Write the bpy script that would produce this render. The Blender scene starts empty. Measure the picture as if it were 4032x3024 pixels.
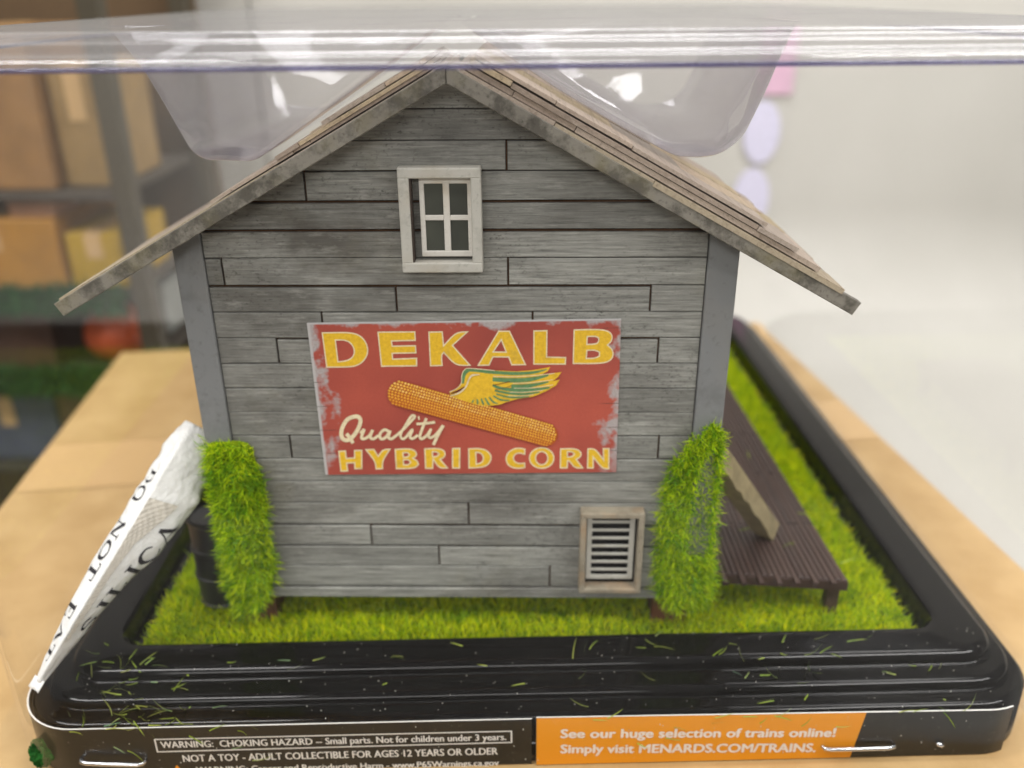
import bpy, bmesh, math, random
import numpy as np
from mathutils import Vector, Matrix, noise as mnoise

random.seed(7); rng = np.random.default_rng(11)
SC = bpy.context.scene
COL = SC.collection
D = bpy.data
# ---------------------------------------------------------------- camera, world, lamps, exposure (1 unit = 10 cm)
cam_d = D.cameras.new("camera"); cam = D.objects.new("camera", cam_d); COL.objects.link(cam)
_r = Vector((0.99982775, 0.01703151, -0.00737507)); _u = Vector((-0.00026085, 0.41022504, 0.91198429)); _f = Vector((-0.01855791, 0.91182528, -0.41015883))
cam.matrix_world = Matrix(((_r.x, _u.x, -_f.x, 0.15644), (_r.y, _u.y, -_f.y, -1.81432), (_r.z, _u.z, -_f.z, 1.41268), (0, 0, 0, 1)))
cam_d.sensor_width = 36; cam_d.lens = 30.742; cam_d.clip_start = 0.02; cam_d.clip_end = 200
cam_d.dof.use_dof = True; cam_d.dof.focus_distance = 1.79; cam_d.dof.aperture_fstop = 0.95
SC.camera = cam
world = D.worlds.new("World"); SC.world = world; world.use_nodes = True
wt = world.node_tree; wt.nodes.clear()
wo = wt.nodes.new("ShaderNodeOutputWorld"); wb = wt.nodes.new("ShaderNodeBackground")
wc = wt.nodes.new("ShaderNodeTexCoord"); wx = wt.nodes.new("ShaderNodeSeparateXYZ"); wr = wt.nodes.new("ShaderNodeValToRGB")
wm = wt.nodes.new("ShaderNodeMapRange")
wt.links.new(wc.outputs["Generated"], wx.inputs[0]); wt.links.new(wx.outputs["Z"], wm.inputs["Value"])
wm.inputs["From Min"].default_value = -1; wm.inputs["From Max"].default_value = 1
wt.links.new(wm.outputs[0], wr.inputs[0])
cr = wr.color_ramp; cr.elements[0].position = 0.3; cr.elements[0].color = (0.10, 0.08, 0.06, 1)
cr.elements[1].position = 0.75; cr.elements[1].color = (0.34, 0.335, 0.33, 1)
e = cr.elements.new(0.52); e.color = (0.20, 0.18, 0.155, 1)
wt.links.new(wr.outputs[0], wb.inputs["Color"]); wb.inputs["Strength"].default_value = 0.75
wt.links.new(wb.outputs[0], wo.inputs["Surface"])

def area(name, loc, target, sx, sy, power, col=(1, 0.985, 0.96)):
    l = D.lights.new(name, 'AREA'); l.shape = 'RECTANGLE'; l.size = sx; l.size_y = sy; l.energy = power; l.color = col
    o = D.objects.new(name, l); COL.objects.link(o); o.location = loc
    o.rotation_euler = (Vector(target) - Vector(loc)).to_track_quat('-Z', 'Y').to_euler(); return o
area("ceiling_or_fill_lamp", (-4.7, -2.5, 7.0), (-4.2, -1.4, 0), 6.0, 0.65, 660)
area("ceiling_or_fill_lamp", (5.9, -2.5, 7.0), (5.2, -1.4, 0), 6.2, 0.65, 660)
area("ceiling_or_fill_lamp", (1.0, 3.2, 7.5), (0.6, 2.4, 0), 9.0, 2.0, 640)
area("ceiling_or_fill_lamp", (-1.0, -12.0, 6.5), (0, 0, 1), 8.0, 1.6, 520)  # added row behind the camera, for glints on the pockets and front fill
vs = SC.view_settings; SC.display_settings.display_device = 'sRGB'
vs.view_transform = 'Standard'; vs.look = 'None'; vs.exposure = 0.24; vs.gamma = 1.0; vs.use_curve_mapping = False
SC.cycles.max_bounces = 12; SC.cycles.transparent_max_bounces = 24; SC.cycles.use_denoising = True
SC.cycles.glossy_bounces = 6; SC.cycles.caustics_reflective = False; SC.cycles.caustics_refractive = False

# ---------------------------------------------------------------- materials
def s2l(c):
    return tuple(((x / 12.92) if x <= 0.04045 else ((x + 0.055) / 1.055) ** 2.4) for x in c)
class NT:
    def __init__(s, name):
        s.m = D.materials.new(name); s.m.use_nodes = True; s.t = s.m.node_tree; s.t.nodes.clear()
        s.out = s.n("ShaderNodeOutputMaterial")
    def n(s, t, **kw):
        x = s.t.nodes.new(t)
        for k, v in kw.items(): setattr(x, k, v)
        return x
    def l(s, a, b): s.t.links.new(a, b)
    def noise(s, scale, detail=3, rough=0.55, vec=None, scl=None, dist=0.0):
        nz = s.n("ShaderNodeTexNoise"); nz.inputs["Scale"].default_value = scale; nz.inputs["Detail"].default_value = detail
        nz.inputs["Roughness"].default_value = rough; nz.inputs["Distortion"].default_value = dist
        if vec is None: vec = s.coord()
        if scl:
            mp = s.n("ShaderNodeMapping"); mp.inputs["Scale"].default_value = scl; s.l(vec, mp.inputs[0]); vec = mp.outputs[0]
        s.l(vec, nz.inputs["Vector"]); return nz.outputs["Fac"]
    def coord(s, which="Object"):
        if not hasattr(s, "_c"): s._c = s.n("ShaderNodeTexCoord")
        return s._c.outputs[which]
    def ramp(s, fac, stops, interp='LINEAR'):
        r = s.n("ShaderNodeValToRGB"); r.color_ramp.interpolation = interp; el = r.color_ramp.elements
        while len(el) > 1: el.remove(el[-1])
        el[0].position, el[0].color = stops[0][0], (*stops[0][1], 1) if len(stops[0][1]) == 3 else stops[0][1]
        for p, c in stops[1:]:
            q = el.new(p); q.color = (*c, 1)
        s.l(fac, r.inputs[0]); return r.outputs["Color"]
    def gray(s, fac, a, b, lo=0.0, hi=1.0):
        m = s.n("ShaderNodeMapRange"); m.inputs["From Min"].default_value = a; m.inputs["From Max"].default_value = b
        m.inputs["To Min"].default_value = lo; m.inputs["To Max"].default_value = hi; s.l(fac, m.inputs["Value"]); return m.outputs[0]
    def mix(s, fac, a, b, mode='MIX'):
        m = s.n("ShaderNodeMix", data_type='RGBA', blend_type=mode)
        for sock, v in ((m.inputs[0], fac), (m.inputs[6], a), (m.inputs[7], b)):
            if hasattr(v, "is_linked") or isinstance(v, bpy.types.NodeSocket): s.l(v, sock)
            elif isinstance(v, (tuple, list)): sock.default_value = (*v, 1)
            else: sock.default_value = v
        return m.outputs[2]
    def math(s, op, a, b=0.0):
        m = s.n("ShaderNodeMath", operation=op)
        for i, v in enumerate((a, b)):
            if isinstance(v, bpy.types.NodeSocket): s.l(v, m.inputs[i])
            else: m.inputs[i].default_value = v
        return m.outputs[0]
    def bsdf(s, color, rough=0.6, spec=0.5, bump=None, bstr=0.3, bdist=0.003, metal=0.0, coat=0.0, trans=None):
        b = s.n("ShaderNodeBsdfPrincipled")
        if isinstance(color, bpy.types.NodeSocket): s.l(color, b.inputs["Base Color"])
        else: b.inputs["Base Color"].default_value = (*color, 1)
        if isinstance(rough, bpy.types.NodeSocket): s.l(rough, b.inputs["Roughness"])
        else: b.inputs["Roughness"].default_value = rough
        b.inputs["Specular IOR Level"].default_value = spec; b.inputs["Metallic"].default_value = metal
        b.inputs["Coat Weight"].default_value = coat; b.inputs["Coat Roughness"].default_value = 0.08
        if bump is not None:
            bp = s.n("ShaderNodeBump"); bp.inputs["Strength"].default_value = bstr; bp.inputs["Distance"].default_value = bdist
            s.l(bump, bp.inputs["Height"]); s.l(bp.outputs[0], b.inputs["Normal"])
        s.l(b.outputs[0], s.out.inputs["Surface"]); return b
    def island(s):
        return s.n("ShaderNodeNewGeometry").outputs["Random Per Island"]
M = {}
def plain(name, c, rough=0.6, spec=0.4, var=0.12, scale=30, bstr=0.15, metal=0.0, bdist=0.003):
    k = NT(name); nz = k.noise(scale, 4); f = k.gray(nz, 0.3, 0.7, 1 - var, 1 + var)
    col = k.mix(1.0, tuple(c), k.n("ShaderNodeCombineColor").outputs[0], 'MULTIPLY')
    cc = k.t.nodes[-2] if False else None
    hsv = k.n("ShaderNodeHueSaturation"); hsv.inputs["Color"].default_value = (*c, 1); k.l(f, hsv.inputs["Value"])
    k.bsdf(hsv.outputs[0], rough, spec, bump=nz, bstr=bstr, metal=metal, bdist=bdist); M[name] = k.m; return k.m

# weathered grey boards
k = NT("weathered_board")
isl = k.island()
sep = k.n("ShaderNodeCombineXYZ"); k.l(k.math('MULTIPLY', isl, 7.0), sep.inputs[0]); k.l(k.math('MULTIPLY', isl, 3.0), sep.inputs[2])
vadd = k.n("ShaderNodeVectorMath", operation='ADD'); k.l(k.coord(), vadd.inputs[0]); k.l(sep.outputs[0], vadd.inputs[1]); V = vadd.outputs[0]
grain = k.noise(1.0, 5, 0.65, V, (9, 9, 190))
grain2 = k.noise(1.0, 4, 0.6, V, (30, 30, 420))
spk = k.noise(1.0, 4, 0.7, V, (95, 95, 150))
cloud = k.noise(3.2, 4, 0.6)
base = k.ramp(grain, [(0.28, (0.115, 0.116, 0.112)), (0.46, (0.215, 0.218, 0.212)), (0.60, (0.265, 0.268, 0.262)), (0.76, (0.40, 0.40, 0.39))])
base = k.mix(k.gray(grain2, 0.60, 0.74, 0, 0.45), base, (0.42, 0.42, 0.41))
base = k.mix(k.gray(grain2, 0.40, 0.27, 0, 0.5), base, (0.06, 0.058, 0.055))
tone = k.gray(isl, 0, 1, 0.88, 1.30)
hs = k.n("ShaderNodeHueSaturation"); k.l(base, hs.inputs["Color"]); k.l(tone, hs.inputs["Value"]); base = hs.outputs[0]
spm = k.math('MULTIPLY', k.gray(spk, 0.55, 0.72, 0, 0.9), k.gray(cloud, 0.44, 0.60, 0.10, 1.0))
base = k.mix(spm, base, (0.035, 0.032, 0.03))
soot = k.noise(2.6, 5, 0.65, None, (1, 1, 1.6)); base = k.mix(k.gray(soot, 0.47, 0.68, 0, 0.66), base, (0.075, 0.070, 0.066))
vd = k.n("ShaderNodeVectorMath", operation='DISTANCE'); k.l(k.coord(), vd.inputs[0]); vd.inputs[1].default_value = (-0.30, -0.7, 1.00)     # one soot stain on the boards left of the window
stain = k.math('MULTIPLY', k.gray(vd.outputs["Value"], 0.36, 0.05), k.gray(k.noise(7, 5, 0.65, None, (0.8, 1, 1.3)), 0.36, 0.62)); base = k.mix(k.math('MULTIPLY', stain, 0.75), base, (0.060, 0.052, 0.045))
base = k.mix(k.gray(k.noise(1.0, 5, 0.7, V, (14, 14, 60)), 0.56, 0.72, 0, 0.35), base, (0.50, 0.50, 0.49))
base = k.mix(k.gray(k.noise(5.0, 3, 0.6), 0.58, 0.78, 0, 0.30), base, (0.20, 0.185, 0.12))
hgt = k.math('ADD', k.math('MULTIPLY', grain, 0.6), k.math('MULTIPLY', grain2, 0.5))
base = k.mix(1.0, base, (1.0, 0.985, 0.91), "MULTIPLY")
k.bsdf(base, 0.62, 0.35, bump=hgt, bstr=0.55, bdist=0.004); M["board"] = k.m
# burnt brown backing in the gaps
plain("burnt_backing", (0.085, 0.042, 0.020), 0.8, 0.2, 0.3, 40); plain("hollow_shade", (0.006, 0.006, 0.0065), 0.9, 0.1, 0.1)
# smooth grey trim with smudges
def trim(name, c, dark, amt=0.55, sc=14, lo=0.50, hi=0.72, rough=0.55, tint=(0.30, 0.22, 0.10), tamt=0.3):
    k = NT(name); a = k.noise(sc, 5, 0.65); b = k.noise(sc * 5, 4, 0.65)
    base = k.mix(k.gray(a, lo, hi, 0, amt), tuple(c), tuple(dark))
    base = k.mix(k.gray(b, 0.56, 0.72, 0, amt * 0.9), base, tuple(dark))
    base = k.mix(k.gray(k.noise(sc * 0.6, 3), 0.52, 0.75, 0, tamt), base, tint)
    k.bsdf(base, rough, 0.4, bump=b, bstr=0.2, bdist=0.002); M[name] = k.m
trim("grey_trim", (0.20, 0.205, 0.205), (0.075, 0.075, 0.072), 0.45, 9, tamt=0.1)
trim("bargeboard_paint", (0.24, 0.222, 0.185), (0.06, 0.054, 0.042), 0.75, 19, 0.44, 0.60, tint=(0.20, 0.17, 0.06), tamt=0.4)
trim("cream_frame", (0.50, 0.485, 0.43), (0.20, 0.19, 0.15), 0.5, 14, 0.55, 0.8, tint=(0.36, 0.27, 0.15), tamt=0.35)
trim("cream_sash", (0.66, 0.63, 0.57), (0.35, 0.31, 0.24), 0.4, 16, 0.58, 0.8, tint=(0.50, 0.36, 0.16), tamt=0.4)
trim("vent_paint", (0.30, 0.262, 0.195), (0.12, 0.09, 0.055), 0.6, 18, 0.48, 0.74, tint=(0.42, 0.24, 0.11), tamt=0.6)
trim("foundation_brown", (0.13, 0.045, 0.022), (0.03, 0.014, 0.01), 0.6, 20)
# roof shingle wood
k = NT("shingle_wood"); isl = k.island()
base = k.ramp(isl, [(0.0, (0.30, 0.235, 0.185)), (0.25, (0.56, 0.455, 0.36)), (0.5, (0.42, 0.35, 0.29)), (0.72, (0.60, 0.47, 0.34)), (0.86, (0.50, 0.40, 0.24)), (1.0, (0.36, 0.32, 0.28))])
g = k.noise(1.0, 5, 0.7, None, (120, 5, 120)); g2 = k.noise(1.0, 4, 0.7, None, (60, 60, 60))
base = k.mix(k.gray(g, 0.5, 0.72, 0, 0.55), base, (0.16, 0.11, 0.08)); base = k.mix(k.gray(g2, 0.6, 0.75, 0, 0.7), base, (0.08, 0.06, 0.05))
base = k.mix(k.gray(g2, 0.42, 0.30, 0, 0.5), base, (0.62, 0.53, 0.44))
k.bsdf(base, 0.6, 0.35, bump=g, bstr=0.5, bdist=0.004); M["shingle"] = k.m
# dark brown deck plastic
k = NT("deck_brown"); isl = k.island(); a = k.noise(1.0, 4, 0.6, None, (60, 8, 60)); b = k.noise(24, 4, 0.6)
base = k.ramp(isl, [(0, (0.046, 0.027, 0.021)), (0.5, (0.062, 0.036, 0.028)), (1, (0.040, 0.024, 0.020))])
base = k.mix(k.gray(b, 0.58, 0.78, 0, 0.35), base, (0.11, 0.062, 0.042)); base = k.mix(k.gray(a, 0.55, 0.75, 0, 0.35), base, (0.026, 0.016, 0.013))
k.bsdf(base, 0.5, 0.4, bump=a, bstr=0.3); M["deck"] = k.m
plain("tan_slab", (0.26, 0.212, 0.118), 0.75, 0.3, 0.22, 26, 0.5)
# glossy black tray plastic
k = NT("black_tray_plastic"); a = k.noise(2.2, 3, 0.5); b = k.noise(160, 3, 0.7)
k.bsdf((0.0030, 0.0027, 0.0025), k.gray(k.noise(9, 3), 0.35, 0.7, 0.06, 0.10), 0.20, bump=a, bstr=0.06, bdist=0.02); M["tray"] = k.m
k = NT("drum_black"); b = k.noise(22, 4); k.bsdf(k.mix(k.gray(b, 0.5, 0.8, 0, 0.5), (0.018, 0.018, 0.019), (0.055, 0.052, 0.05)), 0.42, 0.5, bump=b, bstr=0.1); M["drum"] = k.m
# printed cards
def card(name, c, rough=0.35, spec=0.5):
    k = NT(name); a = k.noise(3, 3); b = k.noise(90, 3, 0.7)
    base = k.mix(k.gray(b, 0.64, 0.74, 0, 0.12), tuple(c), (0.6, 0.58, 0.5)); k.bsdf(base, rough, spec, bump=a, bstr=0.15, bdist=0.02); M[name] = k.m
card("card_black", (0.0075, 0.0075, 0.006), 0.3, 0.35); card("card_orange", s2l((0.88, 0.56, 0.03)), 0.4); card("card_white", (0.78, 0.76, 0.72), 0.6)
card("print_white", (0.74, 0.73, 0.70), 0.45); card("print_pink", (0.80, 0.70, 0.62), 0.45)
k = NT("steel"); k.bsdf((0.62, 0.63, 0.66), 0.22, 0.5, metal=1.0, bump=k.noise(60, 3), bstr=0.15); M["steel"] = k.m
# paper sack
k = NT("tyvek_paper"); a = k.noise(9, 5, 0.6, dist=0.4); b = k.noise(55, 4, 0.6)
k.bsdf(k.mix(k.gray(b, 0.5, 0.75, 0, 0.25), (0.78, 0.775, 0.75), (0.66, 0.655, 0.62)), 0.55, 0.35, bump=k.math('ADD', k.math('MULTIPLY', a, 1.5), k.math('MULTIPLY', b, 0.25)), bstr=0.5, bdist=0.02); M["paper"] = k.m
plain("crimp_paper", (0.56, 0.52, 0.45), 0.6, 0.3, 0.1, 40); plain("ink", (0.022, 0.02, 0.025), 0.6, 0.3, 0.1)
# corrugated cardboard
k = NT("kraft_cardboard"); a = k.noise(5, 5, 0.6); b = k.noise(1.0, 4, 0.6, None, (70, 4, 70)); c = k.noise(120, 3, 0.7)
base = k.mix(k.gray(a, 0.35, 0.7, 0, 1), (0.42, 0.265, 0.110), (0.53, 0.355, 0.165)); base = k.mix(k.gray(c, 0.6, 0.75, 0, 0.3), base, (0.30, 0.19, 0.09))
k.bsdf(base, 0.42, 0.45, bump=k.math('ADD', k.math('MULTIPLY', a, 0.8), k.math('MULTIPLY', b, 0.3)), bstr=0.25, bdist=0.01); M["kraft"] = k.m
# grass flock: one colour per blade
def flock(name, stops, rough=0.5):
    k = NT(name); isl = k.island(); big = k.noise(13, 3, 0.6)
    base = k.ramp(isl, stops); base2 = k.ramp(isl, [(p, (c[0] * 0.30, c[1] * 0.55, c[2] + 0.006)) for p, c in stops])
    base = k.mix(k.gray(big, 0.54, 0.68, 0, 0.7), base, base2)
    b = k.bsdf(base, rough, 0.12)
    tr = k.n("ShaderNodeBsdfTranslucent"); k.l(base, tr.inputs["Color"]); mx = k.n("ShaderNodeMixShader"); mx.inputs[0].default_value = 0.3
    k.l(b.outputs[0], mx.inputs[1]); k.l(tr.outputs[0], mx.inputs[2]); k.l(mx.outputs[0], k.out.inputs["Surface"]); M[name] = k.m
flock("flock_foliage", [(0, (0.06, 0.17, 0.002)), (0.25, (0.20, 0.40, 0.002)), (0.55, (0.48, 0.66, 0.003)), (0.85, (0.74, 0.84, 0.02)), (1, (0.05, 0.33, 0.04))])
flock("flock_lawn", [(0, (0.12, 0.20, 0.001)), (0.3, (0.38, 0.54, 0.001)), (0.6, (0.64, 0.74, 0.002)), (0.85, (0.88, 0.82, 0.004)), (1, (0.12, 0.38, 0.02))])
flock("flock_fibre", [(0, (0.24, 0.34, 0.03)), (0.4, (0.36, 0.46, 0.06)), (0.75, (0.44, 0.48, 0.10)), (1, (0.12, 0.24, 0.14))])
plain("flock_base", (0.14, 0.20, 0.002), 0.9, 0.1, 0.35, 30); plain("foam_green", (0.012, 0.075, 0.012), 0.9, 0.1, 0.5, 40, 1.0)
# thin clear plastic sheet
def clear(name, tint, gain=1.0, f0=0.045, rough=0.03, bscale=3.0, bstr=0.08, bdist=0.02, haze=0.0, detail=3, smear_glare=0.0, edge=None, hz=(0.62, 0.61, 0.62)):
    k = NT(name); lw = k.n("ShaderNodeLayerWeight"); lw.inputs["Blend"].default_value = 0.5
    nz = k.noise(bscale, detail, 0.5); bp = k.n("ShaderNodeBump"); bp.inputs["Strength"].default_value = bstr; bp.inputs["Distance"].default_value = bdist
    k.l(nz, bp.inputs["Height"])
    p = k.math('POWER', lw.outputs["Facing"], 4.5); fac = k.math('MINIMUM', k.math('ADD', k.math('MULTIPLY', p, 0.9 * gain), f0 * gain), 0.95)
    t = k.n("ShaderNodeBsdfTransparent"); t.inputs["Color"].default_value = (*tint, 1)
    if edge: k.l(k.mix(k.gray(lw.outputs["Facing"], 0.55, 0.98, 0, 1), tuple(tint), tuple(edge)), t.inputs["Color"])   # the longer way through the sheet seen on edge
    g = k.n("ShaderNodeBsdfGlossy"); g.inputs["Roughness"].default_value = rough; g.inputs["Color"].default_value = (0.97, 0.97, 1, 1)
    k.l(bp.outputs[0], g.inputs["Normal"]); mx = k.n("ShaderNodeMixShader"); k.l(fac, mx.inputs[0]); k.l(t.outputs[0], mx.inputs[1]); k.l(g.outputs[0], mx.inputs[2])
    sh = mx.outputs[0]
    if haze > 0:
        d = k.n("ShaderNodeBsdfDiffuse"); d.inputs["Color"].default_value = (*hz, 1); tl_ = k.n("ShaderNodeBsdfTranslucent"); tl_.inputs["Color"].default_value = (*hz, 1)
        m3 = k.n("ShaderNodeMixShader"); k.l(d.outputs[0], m3.inputs[1]); k.l(tl_.outputs[0], m3.inputs[2]); m2 = k.n("ShaderNodeMixShader")
        m2.inputs[0].default_value = haze
        if smear_glare: k.l(k.gray(k.noise(1.3, 4, 0.6), 0.46, 0.78, haze, smear_glare), m2.inputs[0])   # smudges and dust film, with glare on the sheet painted in
        k.l(sh, m2.inputs[1]); k.l(m3.outputs[0], m2.inputs[2]); sh = m2.outputs[0]
    k.l(sh, k.out.inputs["Surface"]); M[name] = k.m
clear("clear_sheet", (0.97, 0.97, 0.97), 1.0, 0.009, 0.02, 1.6, 0.05, haze=0.001, smear_glare=0.024)
clear("clear_rim", (0.90, 0.895, 0.915), 1.0, 0.08, 0.07, 5.0, 0.10, haze=0.34, hz=(0.42, 0.41, 0.412))
clear("clear_top", (0.90, 0.895, 0.91), 1.0, 0.08, 0.10, 2.0, 0.15, haze=0.50, hz=(0.30, 0.292, 0.286))
clear("edge_tint", (0.42, 0.40, 0.58), 1.0, 0.06, 0.1, 3.0, 0.05, haze=0.25, hz=(0.30, 0.28, 0.42))
clear("clear_pocket", (0.90, 0.89, 0.915), 1.2, 0.07, 0.05, 4.0, 0.42, 0.05, haze=0.08, detail=0.6, edge=(0.50, 0.44, 0.44))
k = NT("pane_glass"); k.bsdf(k.mix(k.gray(k.noise(8, 3), 0.3, 0.7), (0.045, 0.048, 0.040), (0.075, 0.080, 0.062)), 0.35, 0.5); M["pane"] = k.m

# ---------------------------------------------------------------- mesh helpers
def link(o, parent=None):
    COL.objects.link(o)
    if parent is not None: o.parent = parent
    return o
def tag(o, label=None, cat=None, group=None, kind=None):
    for a, b in (("label", label), ("category", cat), ("group", group), ("kind", kind)):
        if b: o[a] = b
    return o
def empty(name, loc, label, cat, group=None):
    o = D.objects.new(name, None); o.empty_display_size = 0.05; o.location = loc; COL.objects.link(o); return tag(o, label, cat, group)
class MB:
    def __init__(s): s.v = []; s.f = []; s.mi = []
    def add(s, vs, fs, mi=0):
        b = len(s.v); s.v += [tuple(p) for p in vs]; s.f += [tuple(b + i for i in f) for f in fs]; s.mi += [mi] * len(fs); return s
    def box(s, x0, x1, y0, y1, z0, z1, c=0.002, mi=0, mat=None):
        c = min(c, 0.45 * min(x1 - x0, y1 - y0, z1 - z0))
        vs = []; idx = {}
        bm = bmesh.new(); bmesh.ops.create_cube(bm, size=1)
        for v in bm.verts: v.co = Vector(((x0 + x1) / 2 + v.co.x * (x1 - x0), (y0 + y1) / 2 + v.co.y * (y1 - y0), (z0 + z1) / 2 + v.co.z * (z1 - z0)))
        if c > 0: bmesh.ops.bevel(bm, geom=bm.edges[:], offset=c, segments=2, affect='EDGES', profile=0.5)
        bm.verts.index_update(); vs = [(mat @ v.co) if mat else v.co.copy() for v in bm.verts]
        s.add(vs, [[v.index for v in f.verts] for f in bm.faces], mi); bm.free(); return s
    def prism(s, poly, y0, y1, c=0.002, mi=0, ax=1):
        """convex polygon in (x, z), front at y0 (towards -y) with a small chamfer, back at y1"""
        n = len(poly); cx = sum(p[0] for p in poly) / n; cz = sum(p[1] for p in poly) / n
        A = sum(poly[i][0] * poly[(i + 1) % n][1] - poly[(i + 1) % n][0] * poly[i][1] for i in range(n))
        if A < 0: poly = poly[::-1]
        ins = []
        for i in range(n):
            p, q, r = Vector(poly[i - 1]), Vector(poly[i]), Vector(poly[(i + 1) % n])
            d1 = (q - p).normalized(); d2 = (r - q).normalized(); n1 = Vector((-d1.y, d1.x)); n2 = Vector((-d2.y, d2.x))
            b = n1 + n2; L = max(b.dot(n1), 0.3); ins.append(q + b * (c / L))
        m = lambda p, y: (p[0], y, p[1])
        vs = [m(p, y0) for p in ins] + [m(p, y0 + c) for p in poly] + [m(p, y1) for p in poly]
        fs = [tuple(range(n))] + [(i, i + n, (i + 1) % n + n, (i + 1) % n) for i in range(n)] + [(i + n, i + 2 * n, (i + 1) % n + 2 * n, (i + 1) % n + n) for i in range(n)] + [tuple(range(3 * n - 1, 2 * n - 1, -1))]
        return s.add(vs, fs, mi)
    def tube(s, pts, rad, seg=8, mi=0, cap=True):
        pts = [Vector(p) for p in pts]; n = len(pts); rr = rad if isinstance(rad, (list, tuple)) else [rad] * n
        vs = []; up = Vector((0, 0, 1))
        for i, p in enumerate(pts):
            t = (pts[min(i + 1, n - 1)] - pts[max(i - 1, 0)]).normalized()
            a = t.cross(up); a = a.normalized() if a.length > 1e-4 else Vector((1, 0, 0)); b = t.cross(a)
            for j in range(seg):
                w = 2 * math.pi * j / seg; vs.append(p + (a * math.cos(w) + b * math.sin(w)) * rr[i])
        fs = [(i * seg + j, i * seg + (j + 1) % seg, (i + 1) * seg + (j + 1) % seg, (i + 1) * seg + j) for i in range(n - 1) for j in range(seg)]
        if cap: fs += [tuple(range(seg - 1, -1, -1)), tuple((n - 1) * seg + j for j in range(seg))]
        return s.add(vs, fs, mi)
    def loft(s, loops, closed=True, cap0=False, cap1=False, mi=0):
        n = len(loops[0]); vs = [p for L in loops for p in L]; m = n if closed else n - 1
        fs = [(i * n + j, i * n + (j + 1) % n, (i + 1) * n + (j + 1) % n, (i + 1) * n + j) for i in range(len(loops) - 1) for j in range(m)]
        if cap0: fs.append(tuple(range(n - 1, -1, -1)))
        if cap1: fs.append(tuple((len(loops) - 1) * n + j for j in range(n)))
        return s.add(vs, fs, mi)
    def build(s, name, mats, parent=None, smooth=False, fix=True):
        me = D.meshes.new(name); me.from_pydata(s.v, [], s.f)
        if not isinstance(mats, (list, tuple)): mats = [mats]
        for m in mats: me.materials.append(m)
        if len(mats) > 1: me.polygons.foreach_set("material_index", s.mi)
        if fix:
            bm = bmesh.new(); bm.from_mesh(me); bmesh.ops.recalc_face_normals(bm, faces=bm.faces); bm.to_mesh(me); bm.free()
        if smooth:
            me.polygons.foreach_set("use_smooth", [True] * len(me.polygons))
            if smooth != 'all':
                try: me.set_sharp_from_angle(angle=math.radians(smooth if smooth is not True else 40))
                except Exception: pass
        me.update(); return link(D.objects.new(name, me), parent)
def ribbon2d(pts, w, sub=8, closed=False, taper=0.0):
    """centre line -> smooth list of (left, right) pairs; w is one width or a list"""
    P = [np.array(p, float) for p in pts]; n = len(P); W = w if isinstance(w, (list, tuple)) else [w] * n
    out = []; rngs = range(n if closed else n - 1)
    for i in rngs:
        g = (lambda j: P[j % n]) if closed else (lambda j: P[min(max(j, 0), n - 1)]); gw = (lambda j: W[j % n]) if closed else (lambda j: W[min(max(j, 0), n - 1)])
        for q in range(sub):
            t = q / sub; a, b, c, d = g(i - 1), g(i), g(i + 1), g(i + 2)
            out.append((0.5 * ((2 * b) + (c - a) * t + (2 * a - 5 * b + 4 * c - d) * t * t + (3 * b - a - 3 * c + d) * t ** 3), gw(i) * (1 - t) + gw(i + 1) * t))
    out.append((P[0] if closed else P[-1], W[0] if closed else W[-1]))
    pr = []
    for i, (p, ww) in enumerate(out):
        a = out[max(i - 1, 0)][0]; b = out[min(i + 1, len(out) - 1)][0]
        if closed and i in (0, len(out) - 1): a, b = out[-2][0], out[1][0]
        t = b - a; t = t / (np.linalg.norm(t) + 1e-9); nn = np.array([-t[1], t[0]]); pr.append((p + nn * ww / 2, p - nn * ww / 2))
    return pr
def ribbon_mesh(mb, pr, fn, mi=0):
    vs = []
    for a, b in pr: vs += [fn(*a), fn(*b)]
    return mb.add(vs, [(2 * i, 2 * i + 1, 2 * i + 3, 2 * i + 2) for i in range(len(pr) - 1)], mi)
def rounded(L, it=2, lim=58):
    """soften only the gentle corners of an outline"""
    for _ in range(it):
        out = []; n = len(L)
        for i in range(n):
            a, b, c = Vector(L[i - 1]), Vector(L[i]), Vector(L[(i + 1) % n])
            if (b - a).length > 1e-6 and (c - b).length > 1e-6 and (b - a).angle(c - b) < math.radians(lim) and (b - a).angle(c - b) > 0.02: out += [tuple(b + (a - b) * 0.25), tuple(b + (c - b) * 0.25)]
            else: out.append(tuple(b))
        L = out
    return L
def fill(mb, loops, fn, offset=0.0, mi=0):
    """flat filled outline with holes (through a 2-D curve), mapped by fn(x, y) -> 3-D point"""
    cu = D.curves.new("outline", 'CURVE'); cu.dimensions = '2D'; cu.fill_mode = 'FRONT'; cu.offset = offset
    for L in loops:
        sp = cu.splines.new('POLY'); sp.points.add(len(L) - 1); sp.use_cyclic_u = True
        for q, p in zip(sp.points, L): q.co = (p[0], p[1], 0, 1)
    o = D.objects.new("outline", cu); COL.objects.link(o); dg = bpy.context.evaluated_depsgraph_get(); me = D.meshes.new_from_object(o.evaluated_get(dg))
    mb.add([fn(v.co.x, v.co.y) for v in me.vertices], [tuple(p.vertices) for p in me.polygons], mi)
    D.objects.remove(o); D.curves.remove(cu); D.meshes.remove(me); return mb
def smooth_loop(pts, sub=5):
    return [tuple((a + b) / 2) for a, b in ribbon2d(pts, 0.0, sub, True)][:-1]
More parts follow.
